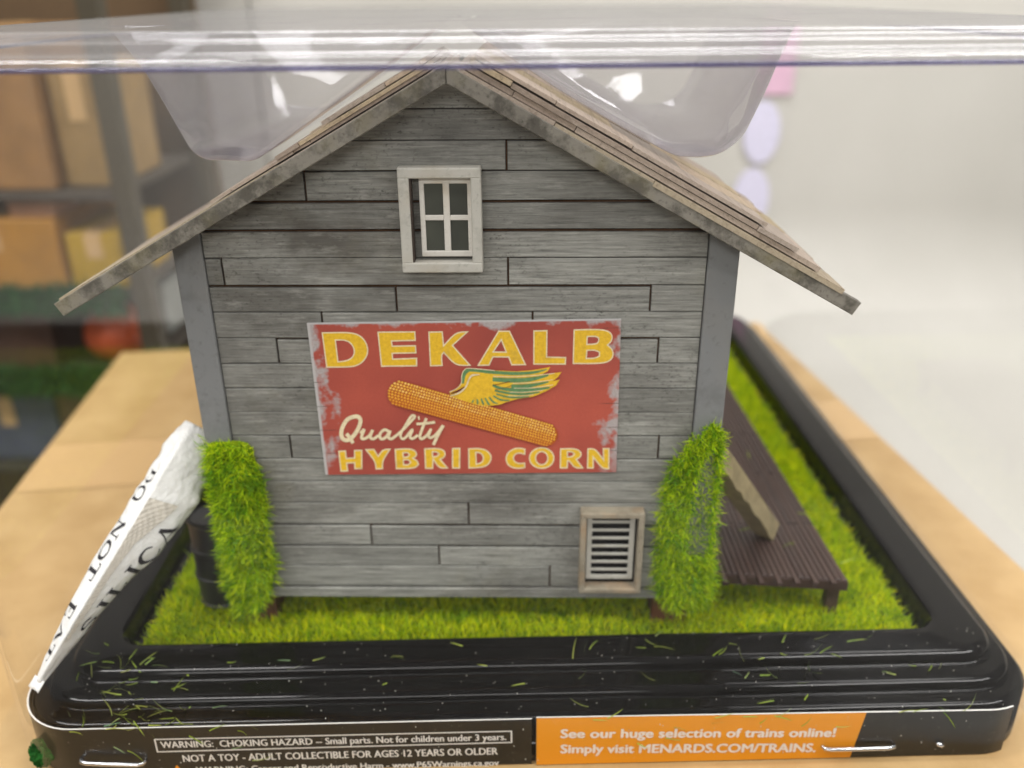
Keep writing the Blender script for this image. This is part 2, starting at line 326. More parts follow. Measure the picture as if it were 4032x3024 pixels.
def text(mb, s, x0, z0, x1, h, fn, weight=0.0, shear=0.0, spacing=1.0, mi=0):
    """one line of lettering: baseline z0, capital height h, squeezed to span x0..x1"""
    def conv(body):
        cu = D.curves.new("line", 'FONT'); cu.body = body; cu.size = 1.0; cu.offset = weight; cu.shear = shear; cu.space_character = spacing; cu.resolution_u = 3
        o = D.objects.new("line", cu); COL.objects.link(o); dg = bpy.context.evaluated_depsgraph_get(); me = D.meshes.new_from_object(o.evaluated_get(dg))
        vs = np.array([v.co[:] for v in me.vertices]); fs = [tuple(p.vertices) for p in me.polygons]; D.objects.remove(o); D.curves.remove(cu); D.meshes.remove(me); return vs, fs
    ch = conv("H")[0][:, 1].max(); vs, fs = conv(s); a, b = vs[:, 0].min(), vs[:, 0].max()
    return mb.add([fn(x0 + (v[0] - a) / (b - a) * (x1 - x0), z0 + v[1] / ch * h) for v in vs], fs, mi)
def blades(P, Dv, L, W, bend=0.35, seg=3):
    """P bases, Dv unit directions, L lengths, W widths -> vertices, faces of curved tapering blades"""
    n = len(P); rv = rng.normal(size=(n, 3)); side = np.cross(Dv, rv); side /= np.linalg.norm(side, axis=1)[:, None] + 1e-9; nb = np.cross(side, Dv)
    vs = np.zeros((n, 2 * seg + 1, 3)); bd = (rng.random(n) * 2 - 1)[:, None] * bend * L[:, None]
    for i in range(seg + 1):
        t = i / seg; c = P + Dv * (L * t)[:, None] + nb * bd * t * t
        if i < seg:
            w = (W * (1 - 0.45 * t) / 2)[:, None]; vs[:, 2 * i] = c - side * w; vs[:, 2 * i + 1] = c + side * w
        else: vs[:, 2 * seg] = c
    fs = []
    q = [(2 * i, 2 * i + 1, 2 * i + 3, 2 * i + 2) for i in range(seg - 1)] + [(2 * seg - 2, 2 * seg - 1, 2 * seg)]
    step = 2 * seg + 1
    for b in range(0, n * step, step):
        for f in q: fs.append(tuple(b + i for i in f))
    return vs.reshape(-1, 3).tolist(), fs
def in_poly(x, y, poly):
    c = False; n = len(poly)
    for i in range(n):
        (x1, y1), (x2, y2) = poly[i], poly[i - 1]
        if (y1 > y) != (y2 > y) and x < (x2 - x1) * (y - y1) / (y2 - y1) + x1: c = not c
    return c

# ---------------------------------------------------------------- frame of the tray: u along its front, v into the depth
TH = math.radians(2.3); EU = Vector((math.cos(TH), math.sin(TH), 0)); EV = Vector((-math.sin(TH), math.cos(TH), 0)); T0 = Vector((0.15, -0.11, 0))
def uv(u, v, z=0.0): return T0 + EU * u + EV * v + Vector((0, 0, z))
def rloop(front, right, left, back, r, z, n=10, wob=0.0):
    pts = []
    for (cx, cy, a0) in ((right - r, front + r, -90), (right - r, back - r, 0), (left + r, back - r, 90), (left + r, front + r, 180)):
        for i in range(n + 1):
            a = math.radians(a0 + 90 * i / n); pts.append((cx + r * math.cos(a), cy + r * math.sin(a)))
    out = []                                                     # subdivide the long sides
    for i, p in enumerate(pts):
        q = pts[(i + 1) % len(pts)]; d = math.dist(p, q); m = 24 if d > 0.4 else 1
        for j in range(m): out.append((p[0] + (q[0] - p[0]) * j / m, p[1] + (q[1] - p[1]) * j / m))
    return [uv(p[0], p[1], z + (wob * mnoise.noise(Vector((p[0] * 3, p[1] * 3, 1.7))) if wob else 0)) for p in out]

# ================================================================ SETTING
def surf(name, mb, m): return tag(mb.build(name, m), kind="structure")
k = NT("painted_wall"); a = k.noise(0.6, 3, 0.5); k.bsdf(k.mix(k.gray(a, 0.3, 0.7), (0.43, 0.415, 0.38), (0.50, 0.485, 0.45)), 0.7, 0.3); M["wallpaint"] = k.m
k = NT("shelf_top"); a = k.noise(0.8, 3, 0.5); k.bsdf(k.mix(k.gray(a, 0.3, 0.7), (0.40, 0.40, 0.395), (0.46, 0.458, 0.45)), 0.5, 0.4); M["shelftop"] = k.m
pr = [(-3.0, -1.2), (4.2, -1.2)] + [(4.2 + 1.0 * math.sin(math.radians(a)), -0.2 - 1.0 * math.cos(math.radians(a))) for a in range(6, 90, 6)] + [(5.2, -0.2), (5.2, 6.0)]
mb = MB(); mb.loft([[(x, y, z) for y, z in pr] + [(x, y + 0.1, z - 0.1) for y, z in pr[::-1]] for x in (-1.9, 14.0)], cap0=True, cap1=True)
tag(mb.build("wall", M["wallpaint"], smooth=40), kind="structure")          # pale display wall that curves forward into its shelf
surf("wall", MB().box(-14, -1.92, 5.2, 5.4, -4, 6, 0.0), M["wallpaint"])
surf("floor", MB().box(-14, 14, -8, 5.19, -4.2, -4.0, 0.0), plain("floor_paint", (0.16, 0.14, 0.12), 0.6))

# ================================================================ CARDBOARD BOX the tray stands on
ZB = -0.235
cb = empty("cardboard_box", (0, 0.6, ZB), "large tan cardboard box lying under the black plastic tray", "box")
RZ = Matrix.Rotation(math.radians(7.5), 4, 'Z')
bl = Vector((-1.905, 2.25, 0)); ex = Vector((math.cos(math.radians(7.5)), math.sin(math.radians(7.5)), 0)); ey = Vector((-ex.y, ex.x, 0))
def bx(a, b, z): return tuple(Vector(bl) + ex * a - ey * b + Vector((0, 0, z)) - Vector((0, 0.6, ZB)))
mb = MB(); W_, L_ = 3.34, 2.99
lo = []
for (inset, z) in ((0, ZB - 0.96), (0, ZB - 0.02), (0.006, ZB - 0.005), (0.02, ZB)):
    lo.append([bx(inset, inset, z), bx(W_ - inset, inset, z), bx(W_ - inset, L_ - inset, z), bx(inset, L_ - inset, z)])
mb.loft(lo, cap0=True, cap1=True); mb.build("body", M["kraft"], cb, smooth=30)
k = NT("tape_and_reflection"); k.bsdf((0.55, 0.36, 0.17), 0.18, 0.6, bump=k.noise(7, 3), bstr=0.3, bdist=0.02); M["tape"] = k.m
mb = MB(); t0 = 1.02
mb.add([bx(0.0 + 0.02, t0, ZB + 0.003), bx(W_ - 0.02, t0, ZB + 0.003), bx(W_ - 0.02, t0 + 0.36, ZB + 0.003), bx(0.02, t0 + 0.36, ZB + 0.003)], [(0, 1, 2, 3)])
mb.build("tape_and_reflection", M["tape"], cb)  # strip put in for the cover flange mirrored across the box top

# ================================================================ BLACK TRAY
tray = empty("plastic_tray", uv(0, 0, ZB), "glossy black plastic tray with stepped ridges holding the model house", "tray")
def tl(L): o = Vector(tray.location); return [tuple(Vector(p) - o) for p in L]
P_ = [  # front v, right u, left u, back v, radius, z
 (0.045, 1.012, -0.985, 2.20, 0.05, -0.100), (0.020, 1.018, -0.990, 2.22, 0.05, -0.094), (0.010, 1.022, -0.995, 2.23, 0.055, -0.06), (0.004, 1.027, -1.0, 2.24, 0.06, -0.040), (0.0, 1.031, -1.004, 2.245, 0.065, -0.034),
 (-0.007, 1.038, -1.01, 2.25, 0.07, -0.031), (-0.020, 1.052, -1.02, 2.26, 0.075, -0.0315)] + [
 (-0.066 - 0.024 * math.sin(a), 1.118 + 0.030 * math.sin(a), -1.08 - 0.022 * math.sin(a), 2.32 + 0.018 * math.sin(a), 0.09 + 0.012 * math.sin(a), -0.062 + 0.024 * math.cos(a)) for a in [math.radians(10 * q) for q in range(10)]] + [
 (-0.0915, 1.150, -1.105, 2.342, 0.104, -0.0645), (-0.096, 1.153, -1.108, 2.345, 0.106, -0.0662), (-0.104, 1.157, -1.112, 2.349, 0.109, -0.0668)] + [
 (-0.132 - 0.020 * math.sin(a), 1.163 + 0.014 * math.sin(a), -1.130 - 0.014 * math.sin(a), 2.364 + 0.014 * math.sin(a), 0.117 + 0.009 * math.sin(a), -0.0878 + 0.020 * math.cos(a)) for a in [math.radians(10 * q) for q in range(10)]] + [
 (-0.1535, 1.179, -1.147, 2.381, 0.128, -0.0895), (-0.158, 1.181, -1.150, 2.384, 0.131, -0.0904), (-0.164, 1.183, -1.153, 2.388, 0.135, -0.0908)] + [
 (-0.184 - 0.0175 * math.sin(a), 1.190 + 0.0150 * math.sin(a), -1.163 - 0.0140 * math.sin(a), 2.396 + 0.013 * math.sin(a), 0.142 + 0.013 * math.sin(a), -0.1085 + 0.0175 * math.cos(a)) for a in [math.radians(10 * q) for q in range(10)]] + [
 (-0.2015, 1.205, -1.177, 2.41, 0.155, -0.10), (-0.203, 1.207, -1.18, 2.412, 0.155, -0.228)]
MB().loft([tl(rloop(f, r, l, b, rad, z, wob=0.0012)) for f, r, l, b, rad, z in P_], cap0=True).build("tray_body", M["tray"], tray, smooth='all')

def tray_z(v):  # height of the front terrace at depth v
    zs = sorted([(p[0], p[5]) for p in P_][4:-1]); return float(np.interp(v, [a for a, b in zs], [b for a, b in zs]))

# ================================================================ LAWN MAT on the tray floor
mb = MB(); gz = -0.092
nx, ny = 60, 60; pts = []
for j in range(ny + 1):
    for i in range(nx + 1):
        u = -0.965 + 1.965 * i / nx; v = 0.03 + 2.1 * j / ny; pts.append(tuple(uv(u, v, gz + 0.004 * mnoise.noise(Vector((u * 9, v * 9, 0))))))
mb.add(pts, [(j * (nx + 1) + i, j * (nx + 1) + i + 1, (j + 1) * (nx + 1) + i + 1, (j + 1) * (nx + 1) + i) for j in range(ny) for i in range(nx)])
tag(mb.build("lawn_base", M["flock_base"], smooth='all'), kind="structure")
n1, n2 = 26000, 22000
U = np.concatenate([rng.uniform(-0.966, 1.0, n1), rng.uniform(0.55, 1.0, n2 // 2), rng.uniform(-0.966, 1.0, n2 // 2)])
Vv = np.concatenate([rng.uniform(0.03, 0.34, n1), rng.uniform(0.3, 2.1, n2 // 2) , rng.uniform(0.3, 1.0, n2 // 2)])
Pn = np.array([uv(a, b, gz) for a, b in zip(U, Vv)]); n = len(Pn)
Dv = rng.normal(size=(n, 3)) * np.array([0.55, 0.55, 0.25]) + np.array([0, 0, 1]); Dv /= np.linalg.norm(Dv, axis=1)[:, None]
vs_, fs_ = blades(Pn, Dv, rng.uniform(0.018, 0.036, n), rng.uniform(0.0020, 0.0034, n), 0.5)
mb = MB(); mb.v, mb.f = vs_, fs_
tag(mb.build("lawn_grass", M["flock_lawn"], fix=False), "short bright green flock grass covering the tray around the house", "grass", kind="stuff")

# ================================================================ MODEL HOUSE
house = empty("model_house", (0, 0.7, -0.09), "weathered grey clapboard model house with steep wooden roof", "house")
HO = Vector(house.location)
def hb(mb, name, mats, parent=house, smooth=False):
    o = mb.build(name, mats, None, smooth)
    for v in o.data.vertices: v.co -= HO
    o.parent = house if parent is house else parent
    return o
SL, AP, HD = 0.558, 1.272, 0.40       # roof slope, gable apex under the roof, house depth
ROWS = [0.0, 0.033] + [0.0955 + 0.0613 * i for i in range(21)]
JOINT = {1.112: (0.112,), 1.048: (-0.307,), 0.862: (-0.505, 0.113), 0.798: (-0.132, 0.422), 0.735: (0.166, -0.30), 0.676: (-0.407, 0.446), 0.552: (0.1,), 0.429: (-0.405, 0.462), 0.249: (0.011,), 0.185: (-0.232,), 0.126: (-0.066,), 0.066: (0.211,)}
GAPS = {1.016: (-0.27, -0.08), 0.955: (0.06, 0.235), 0.828: (-0.36, 0.31), 0.703: (-0.33, -0.2), 0.216: (-0.46, -0.05), 0.156: (-0.232, 0.28), 0.033: (-0.3, 0.0)}
mb = MB(); XL, XR = -0.540, 0.537
for i in range(len(ROWS) - 1):
    z0, z1 = ROWS[i], ROWS[i + 1]
    if z0 > AP - 0.02: break
    zm = (z0 + z1) / 2
    js = []
    for zk, xs in JOINT.items():
        if abs(zk - zm) < 0.03: js += list(xs)
    cuts = [XL] + sorted(js) + [XR]
    for a, b in zip(cuts[:-1], cuts[1:]):
        lo_, hi_ = z0 + 0.0012, z1 - random.uniform(0.0009, 0.0019)
        for zk, (ga, gb) in GAPS.items():
            if abs(zk - z1) < 0.03 and a < gb - 0.03 and b > ga + 0.03: hi_ -= 0.0042
        if i == 0: lo_ = 0.0
        xa, xb = a + (0.0022 if a > XL else 0), b - (0.0022 if b < XR else 0)
        poly = [(xa, lo_), (xb, lo_ + random.uniform(-0.0006, 0.0006)), (xb, hi_ + random.uniform(-0.0008, 0.0008)), (xa, hi_ + random.uniform(-0.0008, 0.0008))]
        for sgn in (1, -1):             # cut by the roof line z < AP - SL*|x|
            res = []
            for q in range(len(poly)):
                p, r = poly[q], poly[(q + 1) % len(poly)]; fp = AP - SL * sgn * p[0] - p[1]; fr = AP - SL * sgn * r[0] - r[1]
                if fp >= 0: res.append(p)
                if (fp >= 0) != (fr >= 0): t = fp / (fp - fr); res.append((p[0] + (r[0] - p[0]) * t, p[1] + (r[1] - p[1]) * t))
            poly = res
            if len(poly) < 3: break
        if len(poly) >= 3:
            off = random.uniform(0, 0.0012); mb.prism(poly, off - (0.003 if i == 0 else 0), 0.011, 0.0013)
# cut-outs for window and vent are covered by their frames; gable backing behind the boards
mb.prism([(-0.60, 0.002), (0.60, 0.002), (0.60, AP - SL * 0.60), (0, AP), (-0.60, AP - SL * 0.60)], 0.0112, 0.03, 0.0, mi=1)
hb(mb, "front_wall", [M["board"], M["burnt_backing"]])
for sx, nm in ((-1, "side_wall"), (1, "side_wall")):
    mb = MB(); top = AP - SL * 0.60
    for i in range(len(ROWS) - 1):
        z0, z1 = ROWS[i], min(ROWS[i + 1], top)
        if z0 > top - 0.01: break
        ys = [0.03, random.uniform(0.2, 0.45), HD]
        for a, b in zip(ys[:-1], ys[1:]):
            x0, x1 = (0.585, 0.599) if sx > 0 else (-0.599, -0.585); mb.box(x0, x1, a + 0.001, b - 0.001, z0 + 0.0012, z1 - 0.0012, 0.0012)
    x0, x1 = (0.565, 0.588) if sx > 0 else (-0.588, -0.565); mb.box(x0, x1, 0.03, HD, 0.003, top, 0, mi=1)
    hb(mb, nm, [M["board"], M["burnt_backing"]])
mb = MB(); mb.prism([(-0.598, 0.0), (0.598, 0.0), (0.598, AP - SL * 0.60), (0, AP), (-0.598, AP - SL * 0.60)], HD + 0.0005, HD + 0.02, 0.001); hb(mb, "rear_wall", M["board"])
MBf = MB().box(-0.56, 0.56, 0.04, HD - 0.03, 0.004, 0.02, 0); hb(MBf, "floor_plate", M["burnt_backing"])
for x0, x1 in ((-0.604, -0.541), (0.5385, 0.604)):
    mb = MB(); xi = x1 if x0 < 0 else x0; zt = lambda x: AP - SL * abs(x) - 0.001
    mb.prism([(x0, 0.0), (x1, 0.0), (x1, zt(x1)), (x0, zt(x0))], -0.007, 0.028, 0.002); hb(mb, "corner_board", M["grey_trim"])
for bx_, by_ in ((-0.545, 0.045), (0.52, 0.045), (-0.5, HD - 0.08), (0.5, HD - 0.08)):
    hb(MB().box(bx_ - 0.045, bx_ + 0.045, by_ - 0.03, by_ + 0.07, -0.096, -0.001, 0.004), "foundation_block", M["foundation_brown"])

# roof: two planes with lapped shingle courses, bargeboards along the front rake
ang = math.atan(SL); cs, sn = math.cos(ang), math.sin(ang); RL = 0.83 / cs + 0.01
Y0, Y1 = -0.065, HD + 0.06
def rake(sgn, s, h, y):   # s down the slope from the ridge, h above the underside plane
    return Vector((sgn * (s * cs + h * sn), y, 1.252 - s * sn + h * cs))
for sgn in (-1, 1):
    mb = MB()
    def slab(s0, s1, h0, h1, h2, h3, ya, yb, mi=0):   # h0,h1 underside at s0,s1; h2,h3 top at s0,s1
        vs = [rake(sgn, s0, h0, ya), rake(sgn, s1, h1, ya), rake(sgn, s1, h3, ya), rake(sgn, s0, h2, ya), rake(sgn, s0, h0, yb), rake(sgn, s1, h1, yb), rake(sgn, s1, h3, yb), rake(sgn, s0, h2, yb)]
        mb.add(vs, [(0, 1, 2, 3), (7, 6, 5, 4), (0, 4, 5, 1), (1, 5, 6, 2), (2, 6, 7, 3), (3, 7, 4, 0)], mi)
    slab(0.0, RL - 0.012, 0.006, 0.006, 0.026, 0.026, Y0 + 0.024, Y1)
    layers = ((0.0268, 0.0125, RL - 0.045), (0.0400, 0.0120, RL - 0.105), (0.0530, 0.0110, RL - 0.180), (0.0650, 0.0090, RL - 0.260)) if sgn > 0 else ((0.0268, 0.0085, RL - 0.015), (0.0357, 0.0070, RL - 0.42), (0.0430, 0.0090, RL - 0.58), (0.0524, 0.0090, RL - 0.70))
    for lay_, (hb_, th, send) in enumerate(layers):
        y = Y0 + (0.0 if lay_ == 0 else random.uniform(-0.002, 0.004) + 0.002 * lay_)
        while y < Y1:
            yb = min(y + random.uniform(0.09, 0.17), Y1); js = sorted(random.uniform(0.10, send - 0.06) for q in range(2 if send > 0.4 else 1)); cuts = [0.012 + 0.004 * lay_] + js + [send + random.uniform(-0.012, 0.010)]
            for a, b in zip(cuts[:-1], cuts[1:]):
                q0, q1 = random.uniform(-0.0016, 0.0010), random.uniform(-0.0010, 0.0016); yo = (0.0, 0.007, -0.001, 0.006)[lay_] + random.uniform(-0.0025, 0.0025)
                slab(a, b - 0.0015, hb_ + q0, hb_ + q1, hb_ + th - 0.0014 + q0, hb_ + th - 0.0014 + q1, y + yo + 0.0012, yb + yo * 0.3 - 0.0008)
            y = yb
    hb(mb, "roof_panel", M["shingle"])
    mb = MB(); a, b = rake(sgn, 0, 0, 0), rake(sgn, RL, 0, 0)
    c1, d1 = rake(sgn, 0, 0.031, 0), rake(sgn, RL, 0.031, 0)
    ridge_top = (sgn * 0.0008, c1.z + 0.031 * sn * SL + 0.0)
    mb.prism([(sgn * 0.0008, a.z), (b.x, b.z), (d1.x, d1.z), ridge_top], Y0 + 0.001, Y0 + 0.023, 0.0015); hb(mb, "bargeboard", M["bargeboard_paint"])
# window
def frame(mb, x0, x1, z0, z1, wl, wr, wb_, wt_, y0, y1, c=0.003):
    mb.box(x0, x1, y0, y1, z1 - wt_, z1, c); mb.box(x0, x1, y0, y1, z0, z0 + wb_, c)
    mb.box(x0, x0 + wl, y0 + 0.0004, y1, z0 + wb_ - 0.002, z1 - wt_ + 0.002, c); mb.box(x1 - wr, x1, y0 + 0.0004, y1, z0 + wb_ - 0.002, z1 - wt_ + 0.002, c)
mb = MB(); frame(mb, -0.110, 0.0605, 0.868, 1.088, 0.0235, 0.0215, 0.022, 0.022, -0.030, 0.002); win = hb(mb, "window_frame", M["cream_frame"])
mb = MB(); mb.box(-0.0885, -0.0835, -0.027, 0.0, 0.889, 1.067, 0); o = hb(mb, "reveal", plain("reveal_brown", (0.045, 0.030, 0.022), 0.7)); o.parent = win
X0, X1, Z0, Z1 = -0.069, 0.0405, 0.8985, 1.0645; YS = -0.012
mb = MB(); frame(mb, X0, X1, Z0, Z1, 0.0105, 0.010, 0.0125, 0.012, YS, YS + 0.007, 0.0018); xm = (X0 + X1) / 2 + 0.001; zm = Z0 + 0.083
mb.box(xm - 0.0068, xm + 0.0068, YS + 0.0006, YS + 0.0066, Z0 + 0.011, Z1 - 0.011, 0.0018)
mb.box(X0 + 0.009, xm - 0.0066, YS + 0.0009, YS + 0.0062, zm - 0.0055, zm + 0.0055, 0.0018); mb.box(xm + 0.0066, X1 - 0.009, YS + 0.0009, YS + 0.0062, zm - 0.0055, zm + 0.0055, 0.0018)
o = hb(mb, "sash", M["cream_sash"]); o.parent = win
mb = MB(); mb.box(X0 + 0.004, X1 - 0.004, YS + 0.0045, YS + 0.0058, Z0 + 0.004, Z1 - 0.004, 0); o = hb(mb, "pane", M["pane"]); o.parent = win
# vent with grille
mb = MB(); frame(mb, 0.2825, 0.4365, 0.037, 0.271, 0.0145, 0.0145, 0.0145, 0.0145, -0.034, 0.002, 0.003); vent = hb(mb, "vent_frame", M["vent_paint"])
mb = MB(); x0, x1, z0, z1 = 0.3000, 0.4165, 0.066, 0.252; frame(mb, x0, x1, z0, z1, 0.0125, 0.0125, 0.011, 0.004, -0.0115, -0.0055, 0.001)
for q in range(7):
    zz = z0 + 0.0285 + q * 0.0232
    if zz < z1 - 0.008: mb.box(x0 + 0.012, x1 - 0.012, -0.0111, -0.0085, zz - 0.0040, zz + 0.0040, 0.0010)
o = hb(mb, "grille", M["cream_frame"]); o.parent = vent
mb = MB().box(0.2965, 0.4220, -0.0035, -0.0015, 0.052, 0.2565, 0); o = hb(mb, "vent_shade", M["hollow_shade"]); o.parent = vent  # near-black sheet painted in for the unlit inside behind the slots

# ================================================================ SEED CORN SIGN pasted on the wall
SWd, SHt = 0.694, 0.386
def homog(src, dst):
    A = []
    for (x, y), (X, Y) in zip(src, dst): A += [[x, y, 1, 0, 0, 0, -X * x, -X * y], [0, 0, 0, x, y, 1, -Y * x, -Y * y]]
    h = np.linalg.solve(np.array(A, float), np.array(dst, float).ravel()); return np.append(h, 1).reshape(3, 3)
HM = homog([(38, 62), (2150, 35), (2110, 1050), (165, 1068)], [(0, SHt), (SWd, SHt), (SWd, 0), (0, 0)])
def hp(x, y):
    q = HM @ np.array([x, y, 1.0]); return q[0] / q[2], q[1] / q[2]
sign = empty("wall_sign", (-0.3285, -0.0035, 0.3595), "faded red rectangular seed corn sign with yellow lettering on grey wall", "sign")
sign.rotation_euler = (0, -math.radians(0.75), 0)
k = NT("sign_red_print"); xyz = k.n("ShaderNodeSeparateXYZ"); k.l(k.coord(), xyz.inputs[0]); X, Z = xyz.outputs[0], xyz.outputs[2]
a = k.noise(13, 4, 0.6); b = k.noise(3.2, 3, 0.5); c = k.noise(180, 2, 0.8)
red = k.mix(k.gray(b, 0.35, 0.65), s2l((0.60, 0.275, 0.24)), s2l((0.725, 0.345, 0.275))); red = k.mix(k.gray(c, 0.35, 0.7, 0, 0.25), red, s2l((0.56, 0.25, 0.21)))
edge = k.math('MINIMUM', X, k.math('MULTIPLY', k.math('SUBTRACT', SWd, X), 1.45))
edge = k.math('MINIMUM', edge, k.math('ADD', k.math('MULTIPLY', k.math('SUBTRACT', SHt, Z), 1.9), 0.004))
fade = k.gray(k.math('SUBTRACT', k.math('ADD', edge, k.math('MULTIPLY', k.math('SUBTRACT', 0.5, a), 0.32)), 0.008), 0.018, -0.010, 0, 0.92)
fade = k.math('MULTIPLY', fade, k.gray(Z, 0.0, 0.06, 0.35, 1.0))
grayc = k.mix(k.gray(c, 0.3, 0.7), (0.34, 0.32, 0.31), (0.46, 0.44, 0.43)); base = k.mix(fade, red, grayc)
edgew = k.math('MINIMUM', k.math('MULTIPLY', X, 0.55), k.math('SUBTRACT', SHt, Z)); base = k.mix(k.gray(edgew, 0.0042, 0.0026), base, (0.48, 0.46, 0.45))
sepz = k.math('MODULO', k.math('ADD', Z, 0.0035), 0.0613); line = k.math('MULTIPLY', k.gray(sepz, 0.0016, 0.0010), k.gray(k.math('MINIMUM', X, k.math('SUBTRACT', SWd, X)), 0.05, 0.03))
base = k.mix(k.math('MULTIPLY', line, k.gray(k.noise(20, 2), 0.42, 0.55)), base, (0.05, 0.035, 0.03)); k.bsdf(base, 0.6, 0.3, bump=c, bstr=0.1, bdist=0.001); M["signred"] = k.m
def prn(name, c1, c2, sc=120):
    k = NT(name); a = k.noise(sc, 3, 0.75); b = k.noise(18, 4); base = k.mix(k.gray(a, 0.35, 0.68), s2l(c1), s2l(c2)); base = k.mix(k.gray(b, 0.62, 0.78, 0, 0.5), base, s2l((0.60, 0.50, 0.30))); k.bsdf(base, 0.6, 0.3); M[name] = k.m
prn("print_yellow", (0.93, 0.76, 0.20), (0.84, 0.66, 0.16)); prn("print_cream", (0.93, 0.87, 0.72), (0.84, 0.78, 0.64)); prn("print_green", (0.42, 0.58, 0.38), (0.34, 0.50, 0.33)); prn("print_brown", (0.42, 0.17, 0.13), (0.36, 0.14, 0.11)); prn("print_orange", (0.72, 0.36, 0.12), (0.66, 0.31, 0.11))
k = NT("print_kernel"); k.bsdf(k.ramp(k.island(), [(0, s2l((0.94, 0.76, 0.32))), (0.5, s2l((0.90, 0.70, 0.28))), (1, s2l((0.96, 0.82, 0.46)))]), 0.6, 0.3); M["print_kernel"] = k.m
MB().box(0, SWd, 0.0003, 0.0032, 0, SHt, 0.0004).build("board", M["signred"], sign)
lay = [0.0]
def fn_at(d): return lambda x, y: (hp(x, y)[0], -d, hp(x, y)[1])
def nxt(d=0.00012): lay[0] += d; return lay[0]
def arc(cx, cy, rx, ry, n=28): return [(cx + rx * math.cos(2 * math.pi * i / n), cy + ry * math.sin(2 * math.pi * i / n)) for i in range(n)]
G = [  # outer outline, holes (traced from the flat print)
 ([(138, 122), (250, 120), (330, 121), (385, 134), (425, 165), (448, 208), (454, 250), (440, 295), (405, 333), (360, 352), (310, 357), (170, 358)], [[(235, 178), (290, 177), (328, 192), (352, 226), (356, 262), (338, 293), (300, 310), (252, 314)]]),
 ([(513, 118), (768, 116), (772, 180), (612, 184), (616, 211), (772, 208), (776, 263), (616, 266), (619, 297), (780, 291), (780, 349), (538, 352)], []),
 ([(855, 118), (952, 116), (960, 204), (1040, 118), (1128, 116), (1022, 210), (1143, 346), (1038, 348), (958, 262), (946, 278), (952, 347), (866, 349)], []),
 ([(1325, 112), (1402, 112), (1512, 341), (1412, 343), (1392, 291), (1290, 290), (1264, 345), (1182, 346)], [[(1344, 180), (1372, 251), (1296, 250)]]),
 ([(1560, 110), (1655, 108), (1652, 284), (1780, 287), (1776, 338), (1558, 338)], []),
 ([(1830, 104), (1960, 100), (2040, 104), (2080, 122), (2094, 152), (2086, 186), (2062, 208), (2090, 232), (2100, 268), (2086, 308), (2040, 330), (1960, 335), (1822, 334)], [[(1925, 155), (1975, 153), (1994, 163), (1994, 186), (1975, 198), (1922, 200)], [(1922, 247), (1970, 245), (1998, 257), (1998, 278), (1970, 292), (1918, 293)]]),
 ([(250, 908), (302, 905), (307, 955), (357, 952), (355, 903), (412, 902), (412, 1030), (358, 1030), (357, 991), (311, 993), (317, 1045), (265, 1047)], []),
 ([(428, 898), (492, 896), (518, 938), (548, 896), (604, 894), (549, 976), (551, 1030), (500, 1032), (497, 982)], []),
 ([(628, 896), (712, 890), (758, 898), (780, 922), (776, 946), (757, 957), (784, 973), (792, 1000), (768, 1024), (715, 1030), (636, 1030)], [[(688, 925), (712, 922), (722, 934), (712, 946), (690, 947)], [(690, 972), (718, 970), (730, 984), (718, 998), (692, 998)]]),
 ([(826, 892), (912, 888), (955, 898), (973, 926), (962, 954), (938, 966), (990, 1025), (926, 1028), (889, 975), (886, 1028), (832, 1028)], [[(885, 918), (908, 918), (920, 930), (908, 943), (886, 944)]]),
 ([(1012, 890), (1068, 888), (1066, 1026), (1012, 1026)], []),
 ([(1120, 892), (1190, 888), (1245, 900), (1276, 935), (1278, 965), (1258, 1002), (1215, 1022), (1122, 1026)], [[(1175, 922), (1202, 925), (1221, 950), (1212, 982), (1178, 993)]]),
 ([(1504, 895), (1470, 886), (1425, 890), (1385, 915), (1368, 955), (1376, 995), (1405, 1020), (1452, 1030), (1502, 1022), (1502, 985), (1468, 990), (1438, 982), (1424, 958), (1435, 933), (1465, 925), (1502, 936)], []),
 (arc(1612, 956, 86, 72), [arc(1612, 957, 37, 40)]),
 ([(1735, 892), (1825, 890), (1866, 901), (1883, 930), (1870, 955), (1848, 966), (1894, 1025), (1832, 1026), (1795, 978), (1788, 978), (1786, 1024), (1732, 1026)], [[(1788, 918), (1814, 918), (1826, 930), (1813, 944), (1788, 946)]]),
 ([(1918, 892), (1972, 890), (2022, 958), (2020, 890), (2066, 890), (2064, 1030), (2016, 1030), (1960, 960), (1960, 1026), (1914, 1026)], [])]
d1, d2 = nxt(), nxt()
for a, b in ((0, 6), (6, 12), (12, 16)):                        # the three printed words
    mbc, mby = MB(), MB()
    for out, holes in [(rounded(o_), [rounded(h) for h in hs_]) for o_, hs_ in G[a:b]]: fill(mbc, [out] + holes, fn_at(d1)); fill(mby, [out] + holes, fn_at(d2), offset=-8.0)
    let = mbc.build("word", M["print_cream"], sign, fix=False); mby.build("yellow_face", M["print_yellow"], let, fix=False)
